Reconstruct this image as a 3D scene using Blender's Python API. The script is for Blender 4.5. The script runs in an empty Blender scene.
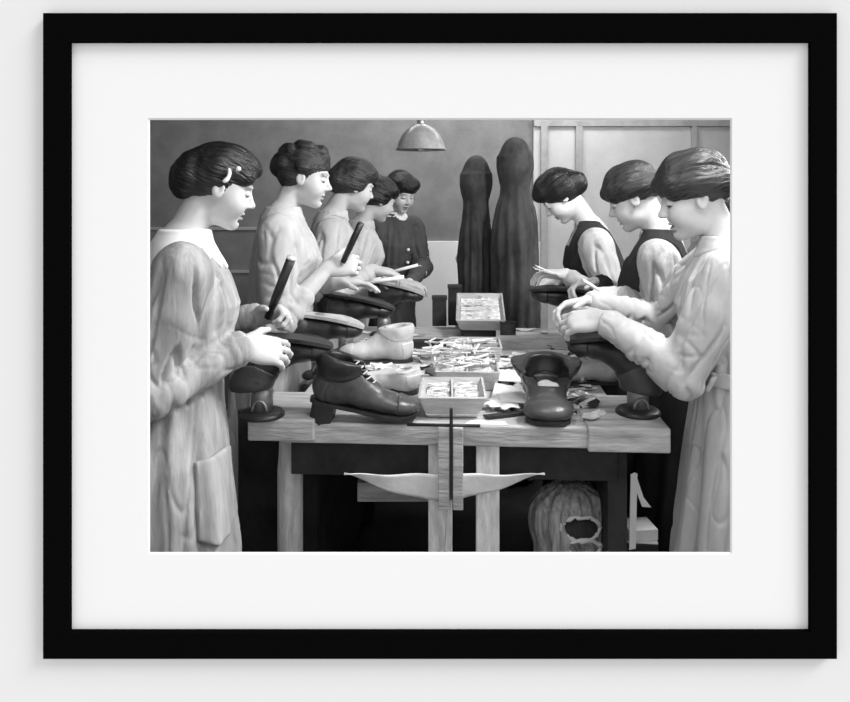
import bpy, bmesh, math, random
import numpy as np
from mathutils import Vector, Matrix
SC = bpy.context.scene
COL = SC.collection
R_ = math.radians
F_PX, CX, HY, CAMZ = 707.0, 425.0, 195.0, 1.5

# ------------------------------------------------------------------ camera, light, exposure
cam_d = bpy.data.cameras.new('camera'); cam = bpy.data.objects.new('camera', cam_d); COL.objects.link(cam)
cam.location = (0, 0, CAMZ); cam.rotation_euler = (math.pi/2, 0, 0)
cam_d.sensor_fit = 'HORIZONTAL'; cam_d.sensor_width = 36.0; cam_d.lens = 36.0*F_PX/850.0
cam_d.shift_y = -(351.0-HY)/850.0; cam_d.clip_start = 0.05
SC.camera = cam
SC.view_settings.view_transform = 'Standard'; SC.view_settings.look = 'None'
SC.view_settings.exposure = 0.0; SC.view_settings.gamma = 1.0
try: SC.view_settings.use_curve_mapping = False
except Exception: pass

W = bpy.data.worlds.new('gallery_daylight'); SC.world = W; W.use_nodes = True
W.node_tree.nodes['Background'].inputs[0].default_value = (1, 1, 1, 1)
W.node_tree.nodes['Background'].inputs[1].default_value = 0.78

def light(name, kind, loc, target, energy, size=1.0, size_y=None, angle=None):
    l = bpy.data.lights.new(name, kind); o = bpy.data.objects.new(name, l); COL.objects.link(o)
    o.location = loc; l.energy = energy
    d = Vector(target)-Vector(loc); o.rotation_euler = d.to_track_quat('-Z', 'Y').to_euler()
    if kind == 'AREA':
        l.shape = 'RECTANGLE'; l.size = size; l.size_y = size_y or size
    if angle is not None: l.angle = angle
    return o
# soft daylight raking the gallery wall from upper right
light('gallery_sun', 'SUN', (3, -1.25, 4.5), (0, 0.05, 1.5), 2.3, angle=R_(22))
# workshop lights: skylight above, windows in the right side wall, plus two added fills
light('workshop_skylight', 'AREA', (1.15, 1.75, 2.55), (-0.15, 2.2, 1.0), 46, 0.40, 0.40)
light('added_near_fill', 'AREA', (0.1, 1.42, 2.25), (0.05, 2.3, 0.55), 6, 0.3, 0.3)  # added fill without a visible source, lifts the bench legs and cloth
light('workshop_window_light', 'AREA', (2.3, 2.9, 2.25), (-0.5, 2.8, 1.3), 40, 0.5, 0.6)
light('added_back_wall_fill', 'AREA', (0.35, 4.25, 2.68), (0.2, 5.0, 1.0), 30, 2.2, 0.3)  # added unseen source that brightens the back wall and white boarding

# ------------------------------------------------------------------ helpers
def P(px, py, Y): return np.array([(px-CX)/F_PX*Y, Y, CAMZ-(py-HY)/F_PX*Y])
def X(px, Y): return (px-CX)/F_PX*Y
def Z(py, Y): return CAMZ-(py-HY)/F_PX*Y
def nrm(v): v = np.asarray(v, float); return v/max(1e-9, np.linalg.norm(v))

MATS = {}
def mat(name, val, rough=0.75, noise=0.0, scale=8.0, bump=0.0, bscale=60.0, spec=0.3, metal=0.0, stretch=(1, 1, 1), attr=False, lo=None, wave=0.0, coat=0.0, detail=5.0):
    if name in MATS: return MATS[name]
    m = bpy.data.materials.new(name); m.use_nodes = True; nt = m.node_tree; b = nt.nodes['Principled BSDF']
    b.inputs['Roughness'].default_value = rough; b.inputs['Metallic'].default_value = metal
    b.inputs['Specular IOR Level'].default_value = spec
    b.inputs['Base Color'].default_value = (val, val, val, 1)
    if coat: b.inputs['Coat Weight'].default_value = coat
    tc = nt.nodes.new('ShaderNodeTexCoord'); mp = nt.nodes.new('ShaderNodeMapping'); mp.inputs['Scale'].default_value = stretch
    nt.links.new(tc.outputs['Object'], mp.inputs['Vector'])
    src = None
    if noise > 0:
        n = nt.nodes.new('ShaderNodeTexNoise'); n.inputs['Scale'].default_value = scale; n.inputs['Detail'].default_value = detail; n.inputs['Roughness'].default_value = .65
        nt.links.new(mp.outputs['Vector'], n.inputs['Vector'])
        r = nt.nodes.new('ShaderNodeMapRange'); r.inputs['From Min'].default_value = .3; r.inputs['From Max'].default_value = .7
        r.inputs['To Min'].default_value = max(0.0, 1-noise); r.inputs['To Max'].default_value = 1+noise
        nt.links.new(n.outputs['Fac'], r.inputs['Value']); src = r.outputs['Result']
    if attr:
        a = nt.nodes.new('ShaderNodeAttribute'); a.attribute_name = 'tone'; base = a.outputs['Fac']
    else:
        v = nt.nodes.new('ShaderNodeValue'); v.outputs[0].default_value = val; base = v.outputs[0]
    if src is not None:
        mu = nt.nodes.new('ShaderNodeMath'); mu.operation = 'MULTIPLY'; nt.links.new(base, mu.inputs[0]); nt.links.new(src, mu.inputs[1]); base = mu.outputs[0]
    if src is not None or attr:
        nt.links.new(base, b.inputs['Base Color'])
    if bump > 0:
        n2 = nt.nodes.new('ShaderNodeTexNoise'); n2.inputs['Scale'].default_value = bscale; n2.inputs['Detail'].default_value = 4
        nt.links.new(mp.outputs['Vector'], n2.inputs['Vector'])
        bp = nt.nodes.new('ShaderNodeBump'); bp.inputs['Strength'].default_value = bump; bp.inputs['Distance'].default_value = .01
        nt.links.new(n2.outputs['Fac'], bp.inputs['Height']); nt.links.new(bp.outputs['Normal'], b.inputs['Normal'])
    MATS[name] = m
    return m

def link_mesh(name, me, m, parent=None, smooth=True):
    o = bpy.data.objects.new(name, me); COL.objects.link(o)
    me.materials.clear(); me.materials.append(m)
    if smooth and len(me.polygons): me.polygons.foreach_set('use_smooth', np.ones(len(me.polygons), bool))
    if parent is not None: o.parent = parent
    return o
def np_mesh(name, V, Q):
    me = bpy.data.meshes.new(name); V = np.asarray(V, np.float32); Q = np.asarray(Q, np.int32)
    me.vertices.add(len(V)); me.vertices.foreach_set('co', V.ravel())
    me.loops.add(Q.size); me.loops.foreach_set('vertex_index', Q.ravel())
    me.polygons.add(len(Q)); me.polygons.foreach_set('loop_start', np.arange(0, Q.size, Q.shape[1], dtype=np.int32))
    me.update(calc_edges=True); me.validate()
    return me
def bm_obj(name, bm, m, parent=None, smooth=False):
    me = bpy.data.meshes.new(name); bmesh.ops.recalc_face_normals(bm, faces=bm.faces[:]); bm.to_mesh(me); bm.free()
    return link_mesh(name, me, m, parent, smooth)
def empty(name, loc=(0, 0, 0), rz=0.0, rot=None):
    o = bpy.data.objects.new(name, None); COL.objects.link(o); o.location = Vector([float(c) for c in loc]); o.empty_display_size = .05
    o.rotation_euler = rot if rot else (0, 0, rz)
    return o
def tag(o, label, cat, group=None, kind=None):
    o['label'] = label; o['category'] = cat
    if group: o['group'] = group
    if kind: o['kind'] = kind
    return o
def struct(o): o['kind'] = 'structure'; return o
def dup(o, loc=None, rot=None, parent=None):
    c = o.copy(); COL.objects.link(c)
    for k in ('label', 'category', 'group'):
        if parent is not None and k in c and k != 'label': del c[k]
    if parent is not None: c.parent = parent; c.matrix_parent_inverse = o.matrix_parent_inverse.copy()
    if loc is not None: c.location = Vector([float(v) for v in loc])
    if rot is not None: c.rotation_euler = rot
    for ch in list(o.children): dup(ch, parent=c)
    return c

def box(bm, x0, x1, y0, y1, z0, z1, bev=0.0, M=None):
    r = bmesh.ops.create_cube(bm, size=1.0)
    bmesh.ops.scale(bm, vec=(x1-x0, y1-y0, z1-z0), verts=r['verts'])
    bmesh.ops.translate(bm, vec=((x0+x1)/2, (y0+y1)/2, (z0+z1)/2), verts=r['verts'])
    vs = r['verts']
    if bev > 0:
        es = list({e for v in vs for e in v.link_edges})
        rr = bmesh.ops.bevel(bm, geom=es, offset=bev, segments=2, affect='EDGES', profile=.5)
        vs = list({v for f in rr['faces'] for v in f.verts} | {v for v in vs if v.is_valid})
    if M is not None: bmesh.ops.transform(bm, matrix=M, verts=[v for v in vs if v.is_valid])
def box_obj(name, dims, m, parent=None, bev=.002):
    bm = bmesh.new(); box(bm, *dims, bev=bev); return bm_obj(name, bm, m, parent)
def tube(bm, pts, rad, n=8, closed=False):
    pts = [Vector([float(c) for c in p]) for p in pts]; N = len(pts); rads = rad if hasattr(rad, '__len__') else [rad]*N
    rings = []; prev = None
    for i, p in enumerate(pts):
        a = pts[i-1] if (i > 0 or closed) else p; b = pts[(i+1) % N] if (i < N-1 or closed) else p
        t = (b-a).normalized()
        if prev is None:
            u = t.orthogonal().normalized()
        else:
            u = (prev-t*prev.dot(t)).normalized()
        prev = u; w = t.cross(u)
        rings.append([bm.verts.new(p+(u*math.cos(2*math.pi*k/n)+w*math.sin(2*math.pi*k/n))*rads[i]) for k in range(n)])
    for i in range(N-1+(1 if closed else 0)):
        A, B = rings[i], rings[(i+1) % N]
        for k in range(n): bm.faces.new((A[k], A[(k+1) % n], B[(k+1) % n], B[k]))
    if not closed:
        bm.faces.new(rings[0][::-1]); bm.faces.new(rings[-1])
def tube_obj(name, pts, rad, m, parent=None, n=8, closed=False):
    bm = bmesh.new(); tube(bm, pts, rad, n, closed); return bm_obj(name, bm, m, parent, True)
def lathe(bm, prof, n=32, c=(0, 0, 0)):
    rings = []
    for r, z in prof:
        if r < 1e-5: rings.append([bm.verts.new((c[0], c[1], c[2]+z))])
        else: rings.append([bm.verts.new((c[0]+r*math.cos(2*math.pi*k/n), c[1]+r*math.sin(2*math.pi*k/n), c[2]+z)) for k in range(n)])
    for A, B in zip(rings[:-1], rings[1:]):
        for k in range(n):
            a = [A[k % len(A)], A[(k+1) % len(A)]] if len(A) > 1 else [A[0]]
            b = [B[(k+1) % len(B)], B[k % len(B)]] if len(B) > 1 else [B[0]]
            if len(a)+len(b) >= 3: bm.faces.new(a+b)
def lathe_obj(name, prof, m, parent=None, n=32, c=(0, 0, 0), smooth=True):
    bm = bmesh.new(); lathe(bm, prof, n, c); o = bm_obj(name, bm, m, parent, smooth)
    return o
def prism(bm, pts, z0, z1, zf=None):
    zf = zf or (lambda x, y: 0.0)
    A = [bm.verts.new((x, y, z0+zf(x, y))) for x, y in pts]; B = [bm.verts.new((x, y, z1+zf(x, y))) for x, y in pts]
    n = len(pts)
    bm.faces.new(A[::-1]); bm.faces.new(B)
    for i in range(n): bm.faces.new((A[i], A[(i+1) % n], B[(i+1) % n], B[i]))

# ---- signed-distance modelling: smooth unions of capsules, ellipsoids and lofts turned into one mesh
_rng = np.random.RandomState(7)
_NK = _rng.normal(size=(10, 3)); _NP = _rng.uniform(0, 6.28, 10)
def noise3(p, f):
    p = np.asarray(p)*np.asarray(f); o = 0
    for k, ph in zip(_NK, _NP): o = o+np.sin(p@k*1.6+ph)
    return o/4.0
class Pr:
    def __init__(s, fn, lo, hi, k=.01, op='u'): s.fn, s.lo, s.hi, s.k, s.op = fn, np.asarray(lo, float), np.asarray(hi, float), k, op
def cap(a, b, ra, rb, k=.01, op='u'):
    a = np.asarray(a, float); b = np.asarray(b, float); d = b-a; L2 = max(1e-9, d@d)
    def fn(x, y, z):
        px, py, pz = x-a[0], y-a[1], z-a[2]
        t = np.clip((px*d[0]+py*d[1]+pz*d[2])/L2, 0, 1)
        return np.sqrt((px-t*d[0])**2+(py-t*d[1])**2+(pz-t*d[2])**2)-(ra+(rb-ra)*t)
    r = max(ra, rb); return Pr(fn, np.minimum(a, b)-r, np.maximum(a, b)+r, k, op)
def ell(c, r, R=None, k=.01, op='u'):
    c = np.asarray(c, float); r = np.asarray(r, float); R = np.eye(3) if R is None else np.asarray(R)
    def fn(x, y, z):
        px, py, pz = x-c[0], y-c[1], z-c[2]
        q = [(R[0, i]*px+R[1, i]*py+R[2, i]*pz) for i in range(3)]
        k0 = np.sqrt((q[0]/r[0])**2+(q[1]/r[1])**2+(q[2]/r[2])**2)
        k1 = np.sqrt((q[0]/r[0]**2)**2+(q[1]/r[1]**2)**2+(q[2]/r[2]**2)**2)+1e-9
        return k0*(k0-1)/k1
    e = np.sqrt(((R*r)**2).sum(1)); return Pr(fn, c-e, c+e, k, op)
def loft(tab, k=.02, mod=None, op='u'):
    tab = np.asarray(tab, float)                                   # z, cx, cy, rx, ry
    def fn(x, y, z):
        zz = np.clip(z, tab[0, 0], tab[-1, 0])
        cx, cy, rx, ry = [np.interp(zz, tab[:, 0], tab[:, i]) for i in (1, 2, 3, 4)]
        dx, dy = x-cx, y-cy
        q = np.sqrt((dx/rx)**2+(dy/ry)**2); m = np.minimum(rx, ry)
        d = (q-1)*m
        if mod is not None: d = d-mod(np.arctan2(dy/ry, dx/rx), z)
        return np.maximum(d, np.maximum(tab[0, 0]-z, z-tab[-1, 0]))
    lo = (np.min(tab[:, 1]-tab[:, 3])-.02, np.min(tab[:, 2]-tab[:, 4])-.02, tab[0, 0]); hi = (np.max(tab[:, 1]+tab[:, 3])+.02, np.max(tab[:, 2]+tab[:, 4])+.02, tab[-1, 0])
    return Pr(fn, lo, hi, k, op)
class Grid:
    def __init__(s, prims, h, lo=None, hi=None, pad=.03):
        L = np.min([p.lo for p in prims if p.op == 'u'], 0)-pad if lo is None else np.asarray(lo, float)
        H = np.max([p.hi for p in prims if p.op == 'u'], 0)+pad if hi is None else np.asarray(hi, float)
        s.lo, s.h = L, h; s.n = np.ceil((H-L)/h).astype(int)+1
        s.ax = [(L[i]+h*np.arange(s.n[i])).astype(np.float32) for i in range(3)]
        s.F = np.full(s.n, 1.0, np.float32)
        for p in prims: s.add(p)
    def add(s, p):
        m = p.k+.022
        i0 = np.clip(np.floor((p.lo-m-s.lo)/s.h).astype(int), 0, s.n); i1 = np.clip(np.ceil((p.hi+m-s.lo)/s.h).astype(int)+1, 0, s.n)
        if np.any(i1 <= i0): return
        sl = tuple(slice(a, b) for a, b in zip(i0, i1))
        x = s.ax[0][sl[0]][:, None, None]; y = s.ax[1][sl[1]][None, :, None]; z = s.ax[2][sl[2]][None, None, :]
        b = p.fn(x, y, z).astype(np.float32); a = s.F[sl]; k = max(p.k, 1e-5)
        if p.op == 'u':
            hh = np.clip(.5+.5*(a-b)/k, 0, 1); s.F[sl] = a+(b-a)*hh-k*hh*(1-hh)
        elif p.op == 's':
            b = -b; hh = np.clip(.5-.5*(a-b)/k, 0, 1); s.F[sl] = a+(b-a)*hh+k*hh*(1-hh)
        elif p.op == 'i': s.F[sl] = np.maximum(a, b)
    def xyz(s): return s.ax[0][:, None, None], s.ax[1][None, :, None], s.ax[2][None, None, :]
    def mesh(s, F=None):
        F = s.F if F is None else F
        S = F < 0; n = F.shape; cs = [n[0]-1, n[1]-1, n[2]-1]
        cnt = np.zeros(cs, np.uint8)
        for i in (0, 1):
            for j in (0, 1):
                for k in (0, 1): cnt += S[i:n[0]-1+i, j:n[1]-1+j, k:n[2]-1+k]
        I, J, K = np.nonzero((cnt > 0) & (cnt < 8))
        idx = np.full(cs, -1, np.int32); idx[I, J, K] = np.arange(len(I))
        acc = np.zeros((len(I), 3)); num = np.zeros(len(I))
        crn = {(a, b, c): F[I+a, J+b, K+c] for a in (0, 1) for b in (0, 1) for c in (0, 1)}
        for ax in range(3):
            o = [a for a in range(3) if a != ax]
            for u in (0, 1):
                for v in (0, 1):
                    c0 = [0, 0, 0]; c0[o[0]] = u; c0[o[1]] = v; c1 = list(c0); c1[ax] = 1
                    f0, f1 = crn[tuple(c0)], crn[tuple(c1)]; ch = (f0 < 0) != (f1 < 0)
                    t = np.where(ch, f0/np.where(ch, f0-f1, 1), 0)
                    for d in range(3): acc[:, d] += np.where(ch, c0[d]+(t if d == ax else 0), 0)
                    num += ch
        V = s.lo+s.h*(np.stack([I, J, K], 1)+acc/np.maximum(num, 1)[:, None])
        Q = []
        for ax in range(3):
            sl0 = [slice(None)]*3; sl1 = [slice(None)]*3; sl0[ax] = slice(0, -1); sl1[ax] = slice(1, None)
            a, b = S[tuple(sl0)], S[tuple(sl1)]; e = np.nonzero(a != b); inside = a[e]
            o = [q for q in range(3) if q != ax]
            if ax == 1: o = o[::-1]
            e = [np.array(q) for q in e]; ok = (e[o[0]] > 0) & (e[o[1]] > 0)
            for d in range(3):
                if d != ax: ok &= e[d] < cs[d]
            e = [q[ok] for q in e]; inside = inside[ok]
            def at(du, dv):
                q = [x.copy() for x in e]; q[o[0]] -= du; q[o[1]] -= dv; return idx[q[0], q[1], q[2]]
            q = np.stack([at(1, 1), at(0, 1), at(0, 0), at(1, 0)], 1)
            q[~inside] = q[~inside][:, ::-1]
            Q.append(q)
        Q = np.concatenate(Q); Q = Q[(Q >= 0).all(1)]
        return V, Q
def vnormals(V, Q):
    N = np.zeros_like(V); fn = np.cross(V[Q[:, 2]]-V[Q[:, 0]], V[Q[:, 3]]-V[Q[:, 1]])
    for i in range(4): np.add.at(N, Q[:, i], fn)
    return N/np.maximum(1e-12, np.linalg.norm(N, axis=1))[:, None]
def smooth_v(V, Q, it=1, w=.5):
    for _ in range(it):
        A = np.zeros_like(V); c = np.zeros(len(V))
        for i in range(4):
            for j in ((i+1) % 4, (i+3) % 4): np.add.at(A, Q[:, i], V[Q[:, j]]); np.add.at(c, Q[:, i], 1)
        V = V*(1-w)+A/np.maximum(c, 1)[:, None]*w
    return V
def rot3(axis, deg):
    return np.array(Matrix.Rotation(R_(deg), 3, Vector([float(c) for c in axis])))
def set_tone(me, t):
    a = me.attributes.new('tone', 'FLOAT', 'POINT'); a.data.foreach_set('value', np.asarray(t, np.float32))

# ------------------------------------------------------------------ materials
M_WALL = mat('gallery_paint', .86, .9, spec=0.0)
M_FRAME = mat('black_lacquer', .0032, 1.0, spec=0.0)
M_MAT = mat('mount_board', .94, .9, spec=0.0)
M_BEVEL = mat('mount_bevel', .8, .9, spec=0.0)
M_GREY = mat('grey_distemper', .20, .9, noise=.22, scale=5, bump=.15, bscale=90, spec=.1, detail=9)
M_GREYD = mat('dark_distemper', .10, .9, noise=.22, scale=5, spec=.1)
M_PALE = mat('pale_plaster', .52, .9, noise=.12, scale=4, bump=.15, bscale=70, spec=.1, detail=9)
M_WHITEB = mat('white_boarding', .85, .85, noise=.04, scale=9, spec=.1)
M_RAIL = mat('painted_rail', .36, .8, noise=.1, spec=.1)
M_BATTEN = mat('grey_batten', .36, .85, noise=.2, spec=.1)
M_FLOOR = mat('dark_floorboards', .02, .9, noise=.3, scale=6, spec=.05)
M_CEIL = mat('ceiling_paint', .06, .9, spec=.0)
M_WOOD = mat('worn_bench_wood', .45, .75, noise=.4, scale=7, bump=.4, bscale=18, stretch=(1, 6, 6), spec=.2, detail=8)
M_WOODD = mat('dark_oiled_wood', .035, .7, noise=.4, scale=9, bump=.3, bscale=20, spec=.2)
M_LEG = mat('pale_leg_wood', .78, .8, noise=.3, scale=9, bump=.4, bscale=24, stretch=(5, 5, 1), spec=.15)
M_TRAY = mat('tray_wood', .50, .75, noise=.22, scale=9, bump=.2, bscale=30, stretch=(1, 5, 5), spec=.15)
M_TRAYIN = mat('tray_contents', .8, .7, noise=.45, scale=40, bump=.6, bscale=80, spec=.2)
M_IRON = mat('black_iron', .018, .45, noise=.3, spec=.5)
M_STEEL = mat('worn_steel', .30, .4, noise=.3, scale=25, spec=.5, metal=.6)
M_BLACKL = mat('black_leather', .016, .36, noise=.35, scale=14, bump=.12, bscale=90, spec=.5)
M_BROWNL = mat('brown_leather', .06, .34, noise=.45, scale=10, bump=.15, bscale=80, spec=.45)
M_PALEL = mat('pale_suede', .58, .6, noise=.2, scale=12, bump=.1, bscale=90, spec=.25)
M_MIDL = mat('tan_leather', .26, .5, noise=.35, scale=14, bump=.12, bscale=90, spec=.35)
M_SOLED = mat('dark_sole_leather', .028, .5, noise=.3, scale=20, spec=.4)
M_SOLEL = mat('bare_sole_leather', .42, .55, noise=.25, scale=18, spec=.3)
M_LACE = mat('pale_lace', .6, .8)
M_SCRAP = mat('pale_offcut', .74, .75, noise=.2, scale=30, spec=.15)
M_SCRAPM = mat('mid_offcut', .34, .75, noise=.3, scale=30, spec=.15)
M_SCRAPD = mat('dark_offcut', .05, .7, noise=.3, scale=30, spec=.2)
M_PAPER = mat('white_paper', .86, .8, noise=.05, scale=20, spec=.1)
M_CLOTH = mat('white_calico', .9, .9, noise=.1, scale=14, bump=.3, bscale=30, spec=.05)
M_SACK = mat('ribbed_sacking', .48, .9, noise=.5, scale=7, stretch=(12, 12, 1), bump=.5, bscale=12, spec=.05)
M_SKIN = mat('skin', .6, .55, noise=.05, scale=30, attr=True, spec=.3)
M_ENAMEL = mat('lamp_enamel', .32, .3, noise=.25, scale=22, spec=.5)
M_GLASSW = mat('bulb_glass', .75, .15, spec=.5)
def hair_mat(name, v, rough=.42): return mat(name, v, rough, noise=.65, scale=9, bump=.55, bscale=13, spec=.35, stretch=(1, 11, 11))
M_HAIRD = hair_mat('dark_hair', .011, .34); M_HAIRM = hair_mat('brown_hair', .028, .38); M_HAIRL = hair_mat('light_brown_hair', .10, .5)
def fabric(name, v, n=.12): return mat(name, v, .9, noise=n, scale=14, bump=.35, bscale=26, spec=.06, stretch=(1, 1, .45))
M_DRESS1 = mat('grey_holland', .36, .9, noise=.38, scale=9, bump=.3, bscale=24, spec=.06, stretch=(2.2, 2.2, .35)); M_DRESS2 = fabric('pale_holland', .47, .14); M_DRESS3 = fabric('light_holland', .52)
M_DRESSD = fabric('dark_serge', .035, .3); M_DRESSG = fabric('charcoal_serge', .075, .25); M_BLOUSE = mat('white_blouse_cotton', .50, .9, noise=.22, scale=9, bump=.4, bscale=24, spec=.06, stretch=(3, 3, .5)); M_DRESS4 = mat('striped_grey_cotton', .36, .9, noise=.4, scale=9, bump=.4, bscale=24, spec=.06, stretch=(3, 3, .5))
M_COLLAR = mat('white_collar_cotton', .86, .85, spec=.05)
M_GHOST = fabric('dark_shawl_wool', .075, .5)
M_GHOST2 = fabric('black_shawl_wool', .014, .4)

# ------------------------------------------------------------------ gallery wall, workshop shell
YF, YM, YW = 1.20, 1.210, 1.2145
def pxrect(x0, x1, y0, y1, Y): return X(x0, Y), X(x1, Y), Z(y1, Y), Z(y0, Y)
def ring(bm, out, inn, y0, y1):
    def rect(r, y): return [bm.verts.new((r[0], y, r[2])), bm.verts.new((r[1], y, r[2])), bm.verts.new((r[1], y, r[3])), bm.verts.new((r[0], y, r[3]))]
    a, b, c, d = rect(out, y0), rect(inn, y0), rect(inn, y1), rect(out, y1)
    for i in range(4):
        j = (i+1) % 4
        for p, q in ((a, b), (b, c), (c, d), (d, a)): bm.faces.new((p[i], p[j], q[j], q[i]))
hole = pxrect(110, 770, 80, 592, YW)
bm = bmesh.new(); ring(bm, (-3.2, 3.2, 0, 3.2), hole, YW, YW+.04); struct(bm_obj('wall_front', bm, M_WALL))
XL, XR, YB, ZC = -2.15, 2.45, 5.0, 2.75
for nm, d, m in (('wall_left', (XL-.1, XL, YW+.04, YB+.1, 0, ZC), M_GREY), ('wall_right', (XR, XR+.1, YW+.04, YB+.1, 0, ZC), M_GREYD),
                 ('wall_back', (XL, XR, YB, YB+.1, 0, ZC), M_GREY), ('floor', (XL-.1, XR+.1, YW+.04, YB+.1, -.1, 0), M_FLOOR),
                 ('ceiling', (XL-.1, XR+.1, YW+.04, YB+.1, ZC, ZC+.1), M_CEIL)):
    struct(box_obj(nm, d, m, bev=0))
# white low boarding and pale panelling on the back wall
struct(box_obj('trim_1', (X(300, YB), X(540, YB), YB-.03, YB, 0, Z(241, YB)), M_WHITEB))
struct(box_obj('trim_2', (X(533, YB), XR, YB-.025, YB, .0, Z(127, YB)), M_PALE))
for i, (a, b) in enumerate(((541, 548), (576, 583), (692, 697))):
    struct(box_obj('trim_%d' % (3+i), (X(a, YB-.05), X(b, YB-.05), YB-.05, YB-.025, .0, Z(122, YB)), M_BATTEN))
struct(box_obj('trim_6', (X(533, YB), XR, YB-.05, YB, Z(127, YB), Z(118, YB)), M_BATTEN))
for i, py in enumerate((228, 271)):
    struct(box_obj('trim_%d' % (7+i), (XL, X(330, YB), YB-.012, YB, Z(py+2, YB), Z(py-1, YB)), M_RAIL))

# picture frame
fr = tag(empty('picture_frame', (X(440, YF), YM, Z(659, YF))), 'wide black picture frame with a white mount hanging on the pale wall', 'picture frame')
off = Vector(fr.location)
fo = pxrect(43, 837, 13, 659, YF)
# inner edge seen at the mount plane on the low side, at the front plane elsewhere
fi = (X(72, YM), X(808, YM), Z(629, YM), Z(42, YF))
def rail(pts):
    b = bmesh.new(); A = [b.verts.new((x, YF, z)-off) if False else b.verts.new(Vector((x, YF, z))-off) for x, z in pts]; B = [b.verts.new(Vector((x, YW, z))-off) for x, z in pts]
    b.faces.new(A); b.faces.new(B[::-1])
    for i in range(4): b.faces.new((A[i], A[(i+1) % 4], B[(i+1) % 4], B[i]))
    bm_obj('frame_rail', b, M_FRAME, fr)
O = [(fo[0], fo[2]), (fo[1], fo[2]), (fo[1], fo[3]), (fo[0], fo[3])]; I4 = [(fi[0], fi[2]), (fi[1], fi[2]), (fi[1], fi[3]), (fi[0], fi[3])]
for i in range(4): rail([O[i], O[(i+1) % 4], I4[(i+1) % 4], I4[i]])
mo = pxrect(148, 732, 118, 554, YM); mi = pxrect(150, 730, 120, 552, YM+.003)
bm = bmesh.new(); ring(bm, (fi[0]-.004, fi[1]+.004, fi[2]-.004, fi[3]+.004), mo, YM, YM+.003)
bmesh.ops.translate(bm, vec=-off, verts=bm.verts); bm_obj('mount', bm, M_MAT, fr)
bm = bmesh.new()
a = [bm.verts.new(Vector((x, YM, z))-off) for x, z in ((mo[0], mo[2]), (mo[1], mo[2]), (mo[1], mo[3]), (mo[0], mo[3]))]
b = [bm.verts.new(Vector((x, YM+.003, z))-off) for x, z in ((mi[0], mi[2]), (mi[1], mi[2]), (mi[1], mi[3]), (mi[0], mi[3]))]
for i in range(4): bm.faces.new((a[i], a[(i+1) % 4], b[(i+1) % 4], b[i]))
o = bm_obj('mount_bevel', bm, M_BEVEL, fr); o['label'] = 'thin white bevelled edge of the mount opening'

# ------------------------------------------------------------------ people
def hand(pr, w, d, n, right, curl=(35, 45, 30), spread=.10, sc=1.0, k=.004, thumb=(.6, .6, .35)):
    d = nrm(d); n = np.asarray(n, float); n = nrm(n-d*(n@d)); t = np.cross(d, n)*(1 if right else -1)
    R = np.stack([d, t, n], 1)
    pr.append(ell(w+d*.05*sc, np.array([.055, .040, .017])*sc, R, .012))
    pr.append(cap(w+d*.015*sc-t*.018*sc, w+d*.08*sc-t*.026*sc, .014*sc, .011*sc, .01)); pr.append(cap(w+d*.015*sc+t*.018*sc, w+d*.085*sc+t*.026*sc, .015*sc, .011*sc, .01))
    for off, L, ds in ((.029, .070, .0), (.0098, .078, .004), (-.0098, .072, 0), (-.028, .056, -.006)):
        p = w+(d*(.088+ds)+t*off)*sc; ang = 0; dd = nrm(d+t*spread*off/.028); r = .0088*sc
        for f, c in zip((.45, .31, .24), curl):
            ang += R_(c*(1.0 if off > 0 else 1.06)); q = p+(dd*math.cos(ang)+n*math.sin(ang))*L*f*sc
            pr.append(cap(p, q, r, r*.9, k)); p = q; r *= .9
    p = w+(d*.025+t*.03)*sc; td = nrm(d*thumb[0]+t*thumb[1]+n*thumb[2]); q = p+td*.042*sc
    pr.append(cap(w+(d*.015+t*.012)*sc, p, .014*sc, .013*sc, .01)); pr.append(cap(p, q, .0122*sc, .0105*sc, k))
    pr.append(cap(q, q+nrm(td+d*.5+n*.2)*.03*sc, .0102*sc, .008*sc, k))
def ik(s, w, l1, l2, pole):
    s, w = np.asarray(s, float), np.asarray(w, float); v = w-s; D = np.linalg.norm(v); D2 = min(D, (l1+l2)*.995); u = v/D
    if D > D2: l1, l2 = l1*D/D2, l2*D/D2; D2 = D
    a = (l1*l1-l2*l2+D2*D2)/(2*D2); hgt = math.sqrt(max(0, l1*l1-a*a))
    p = np.asarray(pole, float); p = nrm(p-u*(p@u)); return s+u*a+p*hgt

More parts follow.
